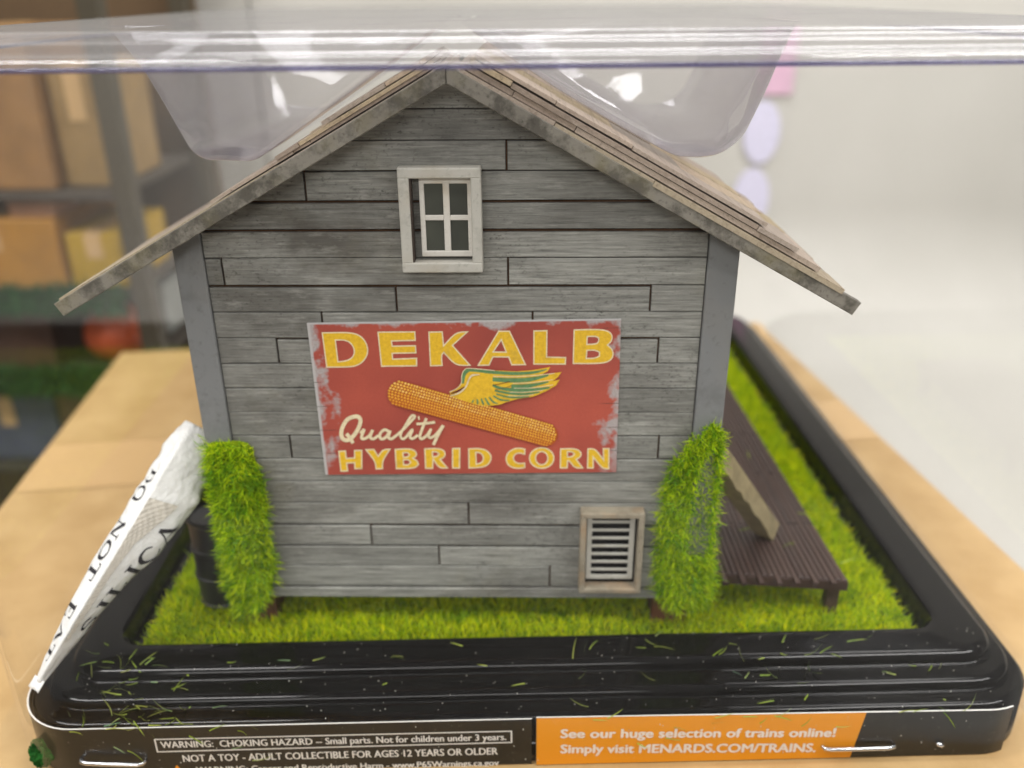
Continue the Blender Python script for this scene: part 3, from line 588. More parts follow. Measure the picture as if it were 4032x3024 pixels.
# script word
mb = MB(); Q_ = [([(345, 685), (305, 708), (274, 768), (276, 820), (308, 838), (347, 815), (385, 760), (400, 708), (382, 682)], 27, True), ([(305, 795), (330, 822), (350, 858)], 24, False),
 ([(398, 792), (424, 768), (406, 818), (424, 828), (458, 808), (482, 770)], 19, False), ([(482, 768), (466, 815), (486, 828), (520, 806)], 19, False),
 ([(592, 780), (560, 768), (530, 798), (538, 828), (568, 818), (598, 778)], 19, False), ([(600, 772), (588, 815), (606, 828), (640, 805)], 19, False),
 ([(632, 812), (690, 762), (745, 705), (764, 680), (742, 676), (700, 740), (668, 800), (684, 828), (715, 806)], 17, False), ([(712, 806), (748, 766), (732, 812), (750, 825), (785, 802)], 18, False), ([(786, 690), (796, 688)], 24, False),
 ([(842, 690), (808, 775), (798, 812), (814, 826), (850, 798)], 19, False), ([(775, 728), (840, 724), (900, 716)], 17, False), ([(848, 800), (872, 764), (856, 806), (874, 818), (912, 790), (952, 738)], 18, False), ([(956, 736), (922, 795), (888, 866)], 21, False)]
for pts, w, cl in Q_: 
    pr = ribbon2d(pts, w, 8, cl); d_ = nxt(0.0002); vs = []
    for i, (a, b) in enumerate(pr): f_ = fn_at(d_ + 0.000004 * i); vs += [f_(*a), f_(*b)]
    mb.add(vs, [(2 * i, 2 * i + 1, 2 * i + 3, 2 * i + 2) for i in range(len(pr) - 1)])
mb.build("script_word", M["print_cream"], sign, fix=False)
# corn cob
A_, B_ = np.array([668, 527.0]), np.array([1636, 796.0]); ax = (B_ - A_) / np.linalg.norm(B_ - A_); px = np.array([-ax[1], ax[0]]); LL = np.linalg.norm(B_ - A_)
def cobw(s): return 84 - 8 * s / LL
mb = MB(); out = []
for i in range(13): w = math.pi / 2 + math.pi * i / 12; out.append(A_ + ax * 84 * math.cos(w) + px * 85 * math.sin(w))
for i in range(13): w = -math.pi / 2 + math.pi * i / 12; out.append(B_ + ax * 84 * math.cos(w) + px * 77 * math.sin(w))
fill(mb, [[tuple(p) for p in out]], fn_at(nxt())); cob = mb.build("corn_cob", M["print_orange"], sign, fix=False)
mb = MB(); dk = nxt(); rows = 9
for r in range(rows):
    y = -1 + (2 * r + 1) / rows
    s = -84 * math.sqrt(max(0, 1 - y * y)) + 8; e = LL + 84 * math.sqrt(max(0, 1 - y * y)) - 8; i = 0
    while s < e:
        stepk = 18 if s > 60 else 22; cp = A_ + ax * (s + random.uniform(-1, 1)) + px * (y * cobw(max(s, 0))); hw = stepk * 0.40; hh = cobw(0) / rows * 0.76
        mb.add([fn_at(dk)(*(cp + ax * hw * math.cos(t) + px * hh * math.sin(t))) for t in [math.pi / 4 * q + 0.2 for q in range(8)]], [tuple(range(8))], 0 if r < 4 else (1 if r < 7 else 2)); s += stepk
for nm, a, b in (("print_kernel_mid", (0.92, 0.69, 0.25), (0.88, 0.63, 0.22)), ("print_kernel_low", (0.84, 0.56, 0.18), (0.87, 0.61, 0.21))):
    k = NT(nm); k.bsdf(k.ramp(k.island(), [(0, s2l(a)), (1, s2l(b))]), 0.6, 0.3); M[nm] = k.m
mb.build("kernels", [M["print_kernel"], M["print_kernel_mid"], M["print_kernel_low"]], cob, fix=False)
# wing
wing_o = [(998, 516), (1045, 492), (1076, 455), (1080, 405), (1095, 370), (1135, 357), (1300, 373), (1450, 379), (1560, 370), (1672, 350), (1655, 378), (1612, 402), (1748, 383), (1722, 418), (1688, 444), (1735, 433), (1708, 473), (1640, 512), (1560, 545), (1450, 562), (1380, 582), (1330, 600), (1250, 608), (1170, 600), (1110, 580), (1060, 562), (1004, 542)]
mb = MB(); fill(mb, [wing_o], fn_at(nxt())); wing = mb.build("wing", M["print_yellow"], sign, fix=False)
mb = MB()
for pts, w in [([(1086, 460), (1094, 405), (1112, 378), (1150, 370), (1300, 386), (1450, 393), (1560, 386), (1650, 366)], [14, 24, 26, 22, 22, 22, 18, 6]), ([(1286, 432), (1410, 438), (1540, 432), (1660, 404)], [26, 30, 28, 10]), ([(1410, 478), (1530, 474), (1660, 448)], [26, 26, 8]),
 ([(1286, 470), (1340, 490), (1430, 502), (1560, 500), (1668, 486)], [16, 20, 24, 22, 10]), ([(1300, 505), (1400, 524), (1500, 528), (1600, 516)], [12, 16, 16, 8]), ([(1310, 528), (1390, 548), (1470, 550), (1530, 544)], [10, 13, 12, 6]), ([(1290, 540), (1340, 566), (1400, 570)], [10, 13, 6]), ([(1262, 548), (1290, 580), (1320, 592)], [9, 13, 6]), ([(1235, 553), (1256, 590), (1268, 600)], [9, 13, 6]), ([(1208, 558), (1222, 590), (1224, 600)], [9, 13, 6]), ([(1182, 562), (1186, 585), (1180, 596)], [9, 12, 6]), ([(1158, 566), (1152, 578), (1146, 588)], [8, 10, 5])]:
    ribbon_mesh(mb, ribbon2d(pts, w, 8), fn_at(nxt(0.00009)))
mb.build("green_feather", M["print_green"], wing, fix=False)
for grp in ([([(1006, 524), (1060, 506), (1098, 478)], [6, 16, 4])], [([(1290, 468), (1330, 462), (1405, 444)], 4), ([(1300, 500), (1390, 480), (1412, 470)], 3)]):
    mb = MB()
    for pts, w in grp: ribbon_mesh(mb, ribbon2d(pts, w, 8), fn_at(nxt(0.00009)))
    mb.build("dark_stroke", M["print_brown"], wing, fix=False)
mb = MB()
for pts, w in [([(1002, 540), (1060, 520), (1105, 482), (1128, 430), (1150, 404), (1200, 398)], [5, 10, 10, 10, 14, 4]), ([(998, 514), (1046, 490), (1076, 455), (1080, 405), (1097, 368), (1136, 357), (1300, 372)], 5), ([(1290, 410), (1420, 412), (1560, 405), (1700, 390)], 5), ([(1420, 456), (1540, 452), (1690, 432)], 4), ([(1430, 488), (1560, 486), (1690, 466)], 4), ([(1400, 514), (1500, 514), (1620, 502)], 4), ([(1390, 538), (1480, 540), (1560, 530)], 3)]: ribbon_mesh(mb, ribbon2d(pts, w, 8), fn_at(nxt(0.00009)))
mb.build("cream_stroke", M["print_cream"], wing, fix=False)

# ================================================================ FLOCK FOLIAGE climbing the two front corners
VL = [(-0.598, 0.437), (-0.565, 0.452), (-0.505, 0.446), (-0.492, 0.403), (-0.48, 0.326), (-0.485, 0.193), (-0.481, 0.124), (-0.486, 0.068), (-0.509, 0.01), (-0.546, -0.03), (-0.584, -0.04), (-0.6, 0.024), (-0.603, 0.152), (-0.603, 0.313)]
VR = [(0.532, 0.466), (0.571, 0.496), (0.587, 0.478), (0.586, 0.448), (0.558, 0.411), (0.547, 0.342), (0.545, 0.277), (0.54, 0.211), (0.539, 0.15), (0.60, 0.135), (0.622, 0.081), (0.612, 0.002), (0.527, -0.025), (0.481, 0.03), (0.473, 0.129), (0.476, 0.251), (0.482, 0.342), (0.499, 0.405)]
VE = [(0.578, 0.496), (0.597, 0.472), (0.604, 0.392), (0.602, 0.277), (0.604, 0.143), (0.60, 0.088)]
def bush(name, poly, label, nbl, thick, dens_dir, extra=None, wrap=0, sparse=0):
    xs = [p[0] for p in poly]; zs = [p[1] for p in poly]; P = []; Dr = []
    while len(P) < nbl:
        x, z = random.uniform(min(xs), max(xs)), random.uniform(min(zs), max(zs))
        if not in_poly(x, z, poly): continue
        x += random.gauss(0, 0.004); z += random.gauss(0, 0.006)
        dm = min(abs(x - min(xs)), abs(max(xs) - x)); th_ = thick * (0.25 + 0.75 * min(1, dm / 0.035)) * (0.8 + 0.5 * mnoise.noise(Vector((x * 22, 0, z * 22))))
        y = -0.008 - th_ * random.random() ** 0.5; P.append((x, y, z)); q = 9 * (x - (min(xs) + max(xs)) / 2)
        d = Vector((q + random.gauss(0, 0.75), -0.75 + random.gauss(0, 0.45), random.gauss(0.0, 0.75) + dens_dir)).normalized(); Dr.append(d[:])
    if extra:
        for i in range(extra[1]):
            t = random.random() * (len(extra[0]) - 1); j = int(t); t -= j; a, b = extra[0][j], extra[0][j + 1]
            x = a[0] + (b[0] - a[0]) * t + random.gauss(0, 0.004); z = a[1] + (b[1] - a[1]) * t; P.append((x, -0.008 + random.uniform(-0.012, 0.004), z))
            d = Vector((random.gauss(0.15, 0.7), random.gauss(-0.5, 0.5), random.gauss(0, 0.8))).normalized(); Dr.append(d[:])
    if sparse:                                              # thin stray fibres over the gap in the vine
        for i in range(sparse):
            P.append((random.uniform(0.535, 0.606), -0.009, random.uniform(0.13, 0.43))); d = Vector((random.gauss(0, 0.8), random.gauss(-0.4, 0.3), random.gauss(0, 0.8))).normalized(); Dr.append(d[:])
    if wrap:
        for i in range(wrap):   # round the corner on the side wall
            z = random.uniform(0.0, 0.44); y = random.uniform(0, 0.10); sx = -0.606; P.append((sx - 0.015 * random.random(), y, z)); d = Vector((-0.8, random.gauss(0, 0.5), random.gauss(0, 0.6))).normalized(); Dr.append(d[:])
    P = np.array(P); Dr = np.array(Dr); n = len(P); mb = MB()
    mb.v, mb.f = blades(P, Dr, 0.012 + 0.024 * rng.random(n) ** 1.6, rng.uniform(0.0015, 0.0025, n), 0.6)
    mb.mi = [0] * len(mb.f)
    return mb
bl_ = empty("climbing_bush", (-0.545, 0.0, -0.09), "dense bright green flock bush climbing the house's left corner, below the grey corner board", "plant", "flock plants at the house corners")
def bush_part(mb, name, root, mat):
    o = mb.build(name, mat, None, fix=False)
    for v in o.data.vertices: v.co -= Vector(root.location)
    o.parent = root; return o
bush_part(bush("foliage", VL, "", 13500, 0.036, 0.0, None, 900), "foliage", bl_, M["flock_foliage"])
def core(poly, y):
    mb = MB(); L = smooth_loop(poly, 3); c = np.mean(np.array(L), axis=0); loops = []
    for s, yy in ((1.0, -0.003), (0.96, y * 0.7), (0.75, y), (0.3, y * 1.05)): loops.append([(c[0] + (p[0] - c[0]) * s, yy + 0.004 * mnoise.noise(Vector((p[0] * 40, s * 9, p[1] * 40))), c[1] + (p[1] - c[1]) * (1 - (1 - s) * 0.25)) for p in L])
    return mb.loft(loops, cap1=True)
bush_part(core(VL, -0.024), "glue_mat", bl_, M["flock_base"])
br_ = empty("climbing_bush", (0.54, 0.0, -0.09), "thinner green flock vine on the house's right corner, with a bare grey gap in it", "plant", "flock plants at the house corners")
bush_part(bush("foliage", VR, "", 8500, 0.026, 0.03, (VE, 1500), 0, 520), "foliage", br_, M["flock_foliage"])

# ================================================================ DECK at the right side, leaning slab, drum
deck = empty("loading_deck", (0.80, 0.6, -0.09), "dark brown grooved plank deck on short legs right of the house", "deck"); DO = Vector(deck.location)
def part(mb, name, mat, root, smooth=False, fix=True):
    o = mb.build(name, mat, None, smooth, fix)
    for v in o.data.vertices: v.co -= Vector(root.location)
    o.parent = root; return o
mb = MB(); nb = 24; zt = 0.035
for i in range(nb):
    fa, fb = (i + 0.06) / nb, (i + 0.94) / nb; g = lambda f, y: 0.607 + f * (0.9735 - 0.607) - 0.043 * y * f
    ys = [None] + sorted([0.24 + 0.55 * q + (0.05 if i % 3 else -0.22) for q in range(3)]) + [1.45]
    prev = None
    for q in range(len(ys) - 1):
        ya = (0.062 - 0.032 * (fa + fb) / 2) if ys[q] is None else ys[q] + 0.002; yb = ys[q + 1] - 0.002
        dz = random.uniform(-0.0006, 0.0006); vs = []
        for (zz, ins) in ((zt - 0.010, 0), (zt - 0.002 + dz, 0), (zt + dz, 0.0022)):
            vs += [(g(fa, ya) + ins, ya + ins, zz), (g(fb, ya) - ins, ya + ins, zz), (g(fb, yb) - ins, yb - ins, zz), (g(fa, yb) + ins, yb - ins, zz)]
        mb.add(vs, [(8, 9, 10, 11)] + [(a + b, (a + 1) % 4 + b, (a + 1) % 4 + b + 4, a + b + 4) for a in range(4) for b in (0, 4)])
part(mb, "deck_boards", M["deck"], deck)
mb = MB()
mb.add([(0.607, 0.0600, zt - 0.006), (0.974, 0.0275, zt - 0.006), (0.974, 0.0275, zt - 0.032), (0.607, 0.06, zt - 0.032), (0.607, 0.08, zt - 0.006), (0.974, 0.0475, zt - 0.006), (0.974, 0.0475, zt - 0.032), (0.607, 0.08, zt - 0.032)], [(0, 1, 2, 3), (4, 7, 6, 5), (0, 4, 5, 1), (1, 5, 6, 2), (2, 6, 7, 3), (3, 7, 4, 0)])
part(mb, "front_beam", M["deck"], deck)
mb = MB(); mb.add([(0.957, 0.0485, zt - 0.011), (0.974, 0.0485, zt - 0.011), (0.915, 1.44, zt - 0.011), (0.898, 1.44, zt - 0.011), (0.957, 0.0485, zt - 0.032), (0.974, 0.0485, zt - 0.032), (0.915, 1.44, zt - 0.032), (0.898, 1.44, zt - 0.032)], [(0, 1, 2, 3), (7, 6, 5, 4), (0, 4, 5, 1), (1, 5, 6, 2), (2, 6, 7, 3), (3, 7, 4, 0)])
part(mb, "side_beam", M["deck"], deck)
for lx, ly in ((0.952, 0.07), (0.925, 0.75), (0.90, 1.38), (0.64, 0.11), (0.64, 1.38)):
    part(MB().box(lx - 0.016, lx + 0.016, ly - 0.016, ly + 0.016, -0.094, zt - 0.0325, 0.002), "leg", M["deck"], deck)
# leaning slab
A3, B3 = Vector((0.622, 0.045, 0.365)), Vector((0.828, 0.205, 0.040)); axd = (B3 - A3).normalized(); LN = (B3 - A3).length
wdir = Vector((0.62, 0.72, 0)); wdir = (wdir - axd * wdir.dot(axd)).normalized(); ndir = axd.cross(wdir); ndir = ndir if ndir.z > 0 else -ndir
mb = MB(); lo = []
for i in range(15):
    t = i / 14; jag = 0.010 * mnoise.noise(Vector((t * 9, 2.2, 0))) + 0.005 * mnoise.noise(Vector((t * 26, 5, 0))); c = A3 + axd * LN * t
    w = 0.046; th_ = 0.055 if t < 0.93 else 0.045
    lo.append([c + wdir * (-0.004 + jag), c + wdir * w, c + wdir * w - ndir * th_, c + wdir * (jag * 0.5 - 0.002) - ndir * th_])
mb.loft(lo, cap0=True, cap1=True); slab_o = mb.build("leaning_slab", M["tan_slab"], smooth=50)
_o = Vector((0.76, 0.15, 0.035))
for v in slab_o.data.vertices: v.co -= _o
slab_o.location = _o; tag(slab_o, "rough edged tan slab leaning down onto the brown deck", "slab")
# ribbed drum standing on the lawn
drum = empty("oil_drum", (-0.665, 0.115, -0.085), "black ribbed model drum on the grass at house's left corner", "drum")
prof = []
for zz, rr in [(0, 0.066), (0.004, 0.070), (0.010, 0.070), (0.014, 0.066), (0.080, 0.066), (0.084, 0.070), (0.090, 0.070), (0.094, 0.066), (0.165, 0.066), (0.169, 0.070), (0.175, 0.070), (0.179, 0.066), (0.25, 0.066), (0.254, 0.07), (0.262, 0.07), (0.266, 0.064)]: prof.append((zz, rr))
MB().loft([[(r * math.cos(2 * math.pi * j / 40), r * math.sin(2 * math.pi * j / 40), z) for j in range(40)] for z, r in prof], cap0=True).build("barrel", M["drum"], drum, smooth=35)
MB().loft([[(r * math.cos(2 * math.pi * j / 40), r * math.sin(2 * math.pi * j / 40), z) for j in range(40)] for z, r in [(0.262, 0.0638), (0.256, 0.060), (0.256, 0.001)]]).build("lid", M["drum"], drum, smooth=35)

# ================================================================ SILICA GEL PACKET
PA, PB = Vector((-0.968, -0.275, -0.030)), Vector((-0.675, 0.110, 0.438)); pax = (PB - PA); PL = pax.length; pax.normalize()
pn = (Vector(cam.location) - (PA + PB) / 2); pn = (pn - pax * pn.dot(pax)).normalized(); ps = pax.cross(pn).normalized()   # local axes of the packet: length, seam side, face side
if ps.x < 0: ps = -ps
_a = math.radians(9); pn, ps = pn * math.cos(_a) - ps * math.sin(_a), ps * math.cos(_a) + pn * math.sin(_a)     # turned a little so that the printed side shows
TT = [0, 0.08, 0.25, 0.42, 0.53, 0.65, 0.77, 0.85, 0.93, 0.98, 1.0]; HLs = [8, 20, 38, 43, 43, 40, 35, 34, 34, 33, 24]; HRs = [8, 14, 27, 50, 74, 88, 92, 84, 74, 68, 52]
def psurf(t, n, side, lift=0.0):
    a = np.interp(t, TT, HRs if side > 0 else HLs) / 960.0; b = 0.070 * min(1.0, 0.25 + 3.2 * t, 0.55 + 5 * (1 - t))
    s = a * (1 - n * n); wr = 0.012 * mnoise.noise(Vector((t * 9, n * 2.5 + side * 5, 0.3))) + 0.009 * mnoise.noise(Vector((t * 22, n * 6 + side * 9, 3.1)))
    wr *= max(0, 1 - n * n) ** 0.5 * min(1.3, 0.22 + max(0, t - 0.58) * 5)
    return PA + pax * PL * t + ps * (0.008 * min(1, t * 5) + side * (s + lift + wr)) + pn * (b * n + lift * 0.8)
mb = MB(); loops = []
for i in range(91):
    t = i / 90; loops.append([psurf(t, n, -1) for n in np.linspace(-1, 1, 25)] + [psurf(t, n, 1) for n in np.linspace(0.96, -0.96, 24)])
mb.loft(loops, cap0=True, cap1=True)
pack = empty("desiccant_packet", PA, "crumpled white silica gel packet leaning between tray rim and house", "packet")
part(mb, "paper_pouch", M["paper"], pack, smooth='all')
mb = MB(); nt, nw = 120, 14; g_ = []
for i in range(nt + 1):
    t = 0.16 + 0.545 * i / nt; w = float(np.interp(t, [0.16, 0.25, 0.4, 0.52, 0.6, 0.70, 0.706], [5, 8, 12, 20, 38, 60, 58])) / 960.0
    hr = float(np.interp(t, TT, HRs)) / 960.0
    for j in range(nw + 1):
        f = j / nw; n_ = math.sqrt(max(0.0, 1 - min(0.92, w * f / hr))); g_.append(psurf(t + 0.015 * f, n_, 1, 0.0045 + 0.0016 * math.sin(i * math.pi / 3) * math.sin(j * math.pi / 2)))
mb.add(g_, [(i * (nw + 1) + j, i * (nw + 1) + j + 1, (i + 1) * (nw + 1) + j + 1, (i + 1) * (nw + 1) + j) for i in range(nt) for j in range(nw)])
part(mb, "crimped_seam", M["crimp_paper"], pack, smooth='all')
mb = MB(); loops = []      # flattened end seal at the bottom
for i in range(5):
    t = -0.030 + 0.040 * i / 4; loops.append([PA + pax * PL * t + ps * (-0.017 + 0.03 * f) + pn * (0.004 * math.sin(f * 7) + 0.02 * f) for f in (0, .25, .5, .75, 1)] + [PA + pax * PL * t + ps * (-0.017 + 0.03 * f) + pn * (-0.004 + 0.004 * math.sin(f * 7) + 0.02 * f) for f in (1, .75, .5, .25, 0)])
mb.loft(loops, cap0=True, cap1=True); part(mb, "end_seal", M["paper"], pack, smooth='all')
TK, TN = 0.17, 0.055
SER = {'S': [([(0.62, 0.80), (0.45, 0.97), (0.18, 0.88), (0.18, 0.66), (0.42, 0.52), (0.62, 0.36), (0.58, 0.10), (0.32, 0.02), (0.10, 0.20)], 0.11)], 'I': [([(0.25, 0), (0.25, 1)], TK), ([(0.08, 0.02), (0.42, 0.02)], TN), ([(0.08, 0.98), (0.42, 0.98)], TN)],
 'L': [([(0.25, 0), (0.25, 1)], TK), ([(0.08, 0.98), (0.42, 0.98)], TN), ([(0.08, 0.03), (0.68, 0.03)], TN), ([(0.66, 0.03), (0.68, 0.25)], TN)], 'C': [([(0.78, 0.78), (0.60, 0.96), (0.30, 0.92), (0.13, 0.60), (0.18, 0.25), (0.42, 0.03), (0.66, 0.07), (0.80, 0.24)], [TN, 0.08, 0.14, TK, 0.15, 0.09, TN, TN])],
 'A': [([(0.10, 0), (0.44, 1)], TN), ([(0.44, 1), (0.78, 0)], TK), ([(0.22, 0.35), (0.64, 0.35)], TN), ([(0.0, 0.02), (0.24, 0.02)], TN), ([(0.62, 0.02), (0.94, 0.02)], TN)], 'D': [([(0.22, 0), (0.22, 1)], TK), ([(0.08, 0.02), (0.40, 0.03), (0.68, 0.20), (0.76, 0.5), (0.68, 0.80), (0.40, 0.97), (0.08, 0.98)], [TN, TN, 0.1, TK, 0.1, TN, TN])],
 'O': [([(0.45, 0.98), (0.16, 0.80), (0.10, 0.5), (0.16, 0.2), (0.45, 0.02), (0.74, 0.2), (0.80, 0.5), (0.74, 0.8), (0.45, 0.98)], [TN, 0.11, TK, 0.11, TN, 0.11, TK, 0.11, TN])], 'N': [([(0.18, 0), (0.18, 1)], TN), ([(0.14, 1), (0.74, 0)], TK), ([(0.74, 0), (0.74, 1)], TN), ([(0.04, 0.02), (0.32, 0.02)], TN), ([(0.6, 0.98), (0.88, 0.98)], TN)],
 'T': [([(0.4, 0), (0.4, 1)], TK), ([(0.04, 0.97), (0.76, 0.97)], TN), ([(0.05, 0.97), (0.04, 0.76)], TN), ([(0.75, 0.97), (0.76, 0.76)], TN), ([(0.22, 0.02), (0.58, 0.02)], TN)], 'E': [([(0.22, 0), (0.22, 1)], TK), ([(0.06, 0.97), (0.66, 0.97)], TN), ([(0.06, 0.03), (0.70, 0.03)], TN), ([(0.22, 0.52), (0.50, 0.52)], TN), ([(0.65, 0.97), (0.66, 0.76)], TN), ([(0.69, 0.03), (0.71, 0.26)], TN)], ' ': []}
def serif_line(mb, s, fn):
    x = 0.0; tot = sum(0.5 if c in ' I' else 0.95 for c in s)
    for c in s:
        for pts, w in SER[c]: ribbon_mesh(mb, ribbon2d([(x + p[0], p[1]) for p in pts], w, 6), lambda a, b: fn(a / tot, b))
        x += 0.5 if c in ' I' else 0.95
mb = MB(); lf = [0.0012]
def w_right(a, b): return psurf(0.20 + 0.465 * a, 0.10 + 0.50 * b, 1, 0.0014)
def w_left(a, b): return psurf(0.80 - 0.74 * a, 0.42 + 0.40 * b, -1, 0.0014)
serif_line(mb, "SILICA", w_right); part(mb, "printed_lettering", M["ink"], pack, fix=False)
for word, a0, a1 in (("DO", 0.0, 0.18), ("NOT", 0.27, 0.60), ("EAT", 0.69, 1.0)):
    mb = MB(); serif_line(mb, word, lambda a, b: w_left(a0 + (a1 - a0) * a, b)); part(mb, "printed_lettering", M["ink"], pack, fix=False)

# ================================================================ CARDS STAPLED TO THE TRAY FRONT
def band(u0, u1, z0, z1, off, zt_fn=None, wrapl=0.0, n=60):
    """upright strip of card in front of the tray, optionally bent round its left corner"""
    vf = -0.203 - off; r = 0.155; path = []
    if wrapl:
        cu, cv = -1.18 - off + r, vf + r
        for i in range(13): a = math.radians(180 + 90 * i / 12); path.append((cu + r * math.cos(a), cv + r * math.sin(a)))
        path = [(-1.18 - off, vf + r + wrapl)] + path; path.append((u1, vf))
    else: path = [(u0 + (u1 - u0) * i / n, vf) for i in range(n + 1)]
    return path
def card_mesh(path, z0f, z1f, th_=0.0035):
    mb = MB(); n = len(path); nr = []
    for i in range(n):
        a = np.array(path[max(i - 1, 0)]); b = np.array(path[min(i + 1, n - 1)]); t = b - a; t = t / np.linalg.norm(t); nr.append((t[1], -t[0]))
    vs = []
    for (p, q) in zip(path, nr):
        z0, z1 = z0f(p[0]), z1f(p[0]); vs += [uv(p[0], p[1], z0), uv(p[0], p[1], z1), uv(p[0] - q[0] * th_, p[1] - q[1] * th_, z1), uv(p[0] - q[0] * th_, p[1] - q[1] * th_, z0)]
    for i in range(n - 1):
        a, b = 4 * i, 4 * i + 4; mb.add([], []); 
    mb.v = [tuple(v) for v in vs]
    for i in range(n - 1):
        a, b = 4 * i, 4 * i + 4
        mb.f += [(a, b, b + 1, a + 1), (a + 1, b + 1, b + 2, a + 2), (a + 2, b + 2, b + 3, a + 3), (a + 3, b + 3, b, a)]; mb.mi += [0, 1, 0, 1]
    mb.f += [(0, 1, 2, 3), (4 * n - 4, 4 * n - 1, 4 * n - 2, 4 * n - 3)]; mb.mi += [1, 1]; return mb
wc_ = empty("warning_card", uv(-0.5, -0.21, ZB), "long black card with white warning text bent round the tray's left corner", "card")
part(card_mesh(band(0, 0.0065, 0, 0, 0.005, wrapl=0.10), lambda u: ZB + 0.003, lambda u: -0.094), "card_sheet", [M["card_black"], M["card_white"]], wc_, smooth=30)
VF = -0.203 - 0.005
wf = lambda x, z: uv(x, VF - 0.0006, z)
mb = MB()
for q, dx in enumerate((0.0, 0.0011)):
    wq = lambda x, z, q=q, dx=dx: uv(x + dx, VF - 0.0006 - 0.0002 * q, z)
    text(mb, "WARNING:  CHOKING HAZARD -- Small parts. Not for children under 3 years.", -0.838, -0.1545, -0.053, 0.0190, wq)
    text(mb, "NOT A TOY - ADULT COLLECTIBLE FOR AGES 12 YEARS OR OLDER", -0.795, -0.1985, -0.073, 0.0205, wq)
    text(mb, "WARNING: Cancer and Reproductive Harm - www.P65Warnings.ca.gov", -0.770, -0.2335, -0.071, 0.0175, wq)
let = part(mb, "white_lettering", M["print_white"], wc_, fix=False)
mb = MB(); bz = [(-0.850, -0.1675), (-0.0385, -0.1640), (-0.0385, -0.1265), (-0.850, -0.1265)]; wv = 0.0032
inn = [(-0.850 + wv, -0.1675 + wv), (-0.0385 - wv, -0.1640 + wv), (-0.0385 - wv, -0.1265 - wv), (-0.850 + wv, -0.1265 - wv)]
mb.add([wf(*p) for p in bz] + [wf(*p) for p in inn], [(i, (i + 1) % 4, (i + 1) % 4 + 4, i + 4) for i in range(4)]); part(mb, "border_line", M["print_white"], wc_, fix=False)
mb = MB(); mb.add([wf(-0.826, -0.2325), wf(-0.798, -0.2325), wf(-0.812, -0.2085)], [(0, 1, 2)]); part(mb, "hazard_triangle", M["card_orange"], wc_, fix=False)
ad = empty("advert_card", uv(0.5, -0.214, ZB), "orange and black card with white text overlapping the warning card", "card")
zt_ = lambda u: -0.0865 - 0.0085 * (u - 0.018); zb_ = lambda u: ZB + 0.004
orx = lambda z: 0.769 + (z + 0.10) * 0.13
pth = [(0.0165 + (1.055 - 0.0165) * i / 40, -0.212) for i in range(41)] + [(1.207 + 0.006 - 0.155 + 0.155 * math.sin(math.radians(a)), -0.212 + 0.155 * (1 - math.cos(math.radians(a)))) for a in (6, 14, 22)]
part(card_mesh(pth, zb_, zt_), "card_sheet", [M["card_black"], M["card_white"]], ad, smooth=30)
af = lambda x, z: uv(x, -0.2126, z - 0.0100 * (x - 0.05))
mb = MB(); o1 = -0.2123
mb.add([uv(0.0172, o1, zb_(0) + 0.0006), uv(orx(zb_(0)), o1, zb_(0) + 0.0006), uv(orx(-0.095), o1, zt_(0.769) - 0.0005), uv(0.0172, o1, zt_(0.0172) - 0.0005)], [(0, 1, 2, 3)]); part(mb, "orange_panel", M["card_orange"], ad, fix=False)
mb = MB()
af1 = lambda x, z: uv(x, -0.2126, z - 0.0255 * (x - 0.071)); 
for q, (dx, dz) in enumerate(((0, 0), (0.0016, 0), (0.0008, 0.0010), (0.0030, 0.0004), (0.0022, 0.0012), (0.0006, -0.0006))):
    fq = lambda x, z, q=q: af1(x, z) - EV * (0.00020 * q)
    text(mb, "See our huge selection of trains online!", 0.0715 + dx, -0.1475 + dz, 0.7045 + dx, 0.0255, fq, 0.0, 0.015); text(mb, "Simply visit MENARDS.COM/TRAINS.", 0.0720 + dx, -0.1945 + dz, 0.665 + dx, 0.0255, fq, 0.0, 0.015)
part(mb, "white_lettering", M["print_pink"], ad, fix=False)
def staple(u0, z0, u1, z1, label):
    mb = MB(); a = uv(u0, -0.2165, z0); b = uv(u1, -0.2165, z1); mid = (a + b) / 2; inw = EV * 0.014
    mb.tube([a + inw, a + inw * 0.3, a - EV * 0.003 + (b - a) * 0.02, a - EV * 0.006 + (b - a) * 0.10, mid - EV * 0.0065, b - EV * 0.006 - (b - a) * 0.10, b - EV * 0.003 - (b - a) * 0.02, b + inw * 0.3, b + inw], 0.0052, 10)
    st = mb.build("staple", M["steel"], smooth='all')
    for v in st.data.vertices: v.co -= mid
    st.location = mid; tag(st, label, "staple", "staples through the cards")
staple(-1.022, -0.180, -0.880, -0.190, "silver staple through the black card near tray's left corner")
staple(0.682, -0.193, 0.850, -0.193, "silver staple where orange card meets black, at right")
mb = MB(); mb.tube([uv(0.945, -0.214, -0.186), uv(0.95, -0.219, -0.188), uv(0.958, -0.220, -0.191), uv(0.966, -0.216, -0.195)], [0.003, 0.006, 0.006, 0.002], 8)
st = mb.build("bent_staple", M["steel"], smooth='all'); tag(st, "small bent silver staple leg on the black card, far right", "staple")

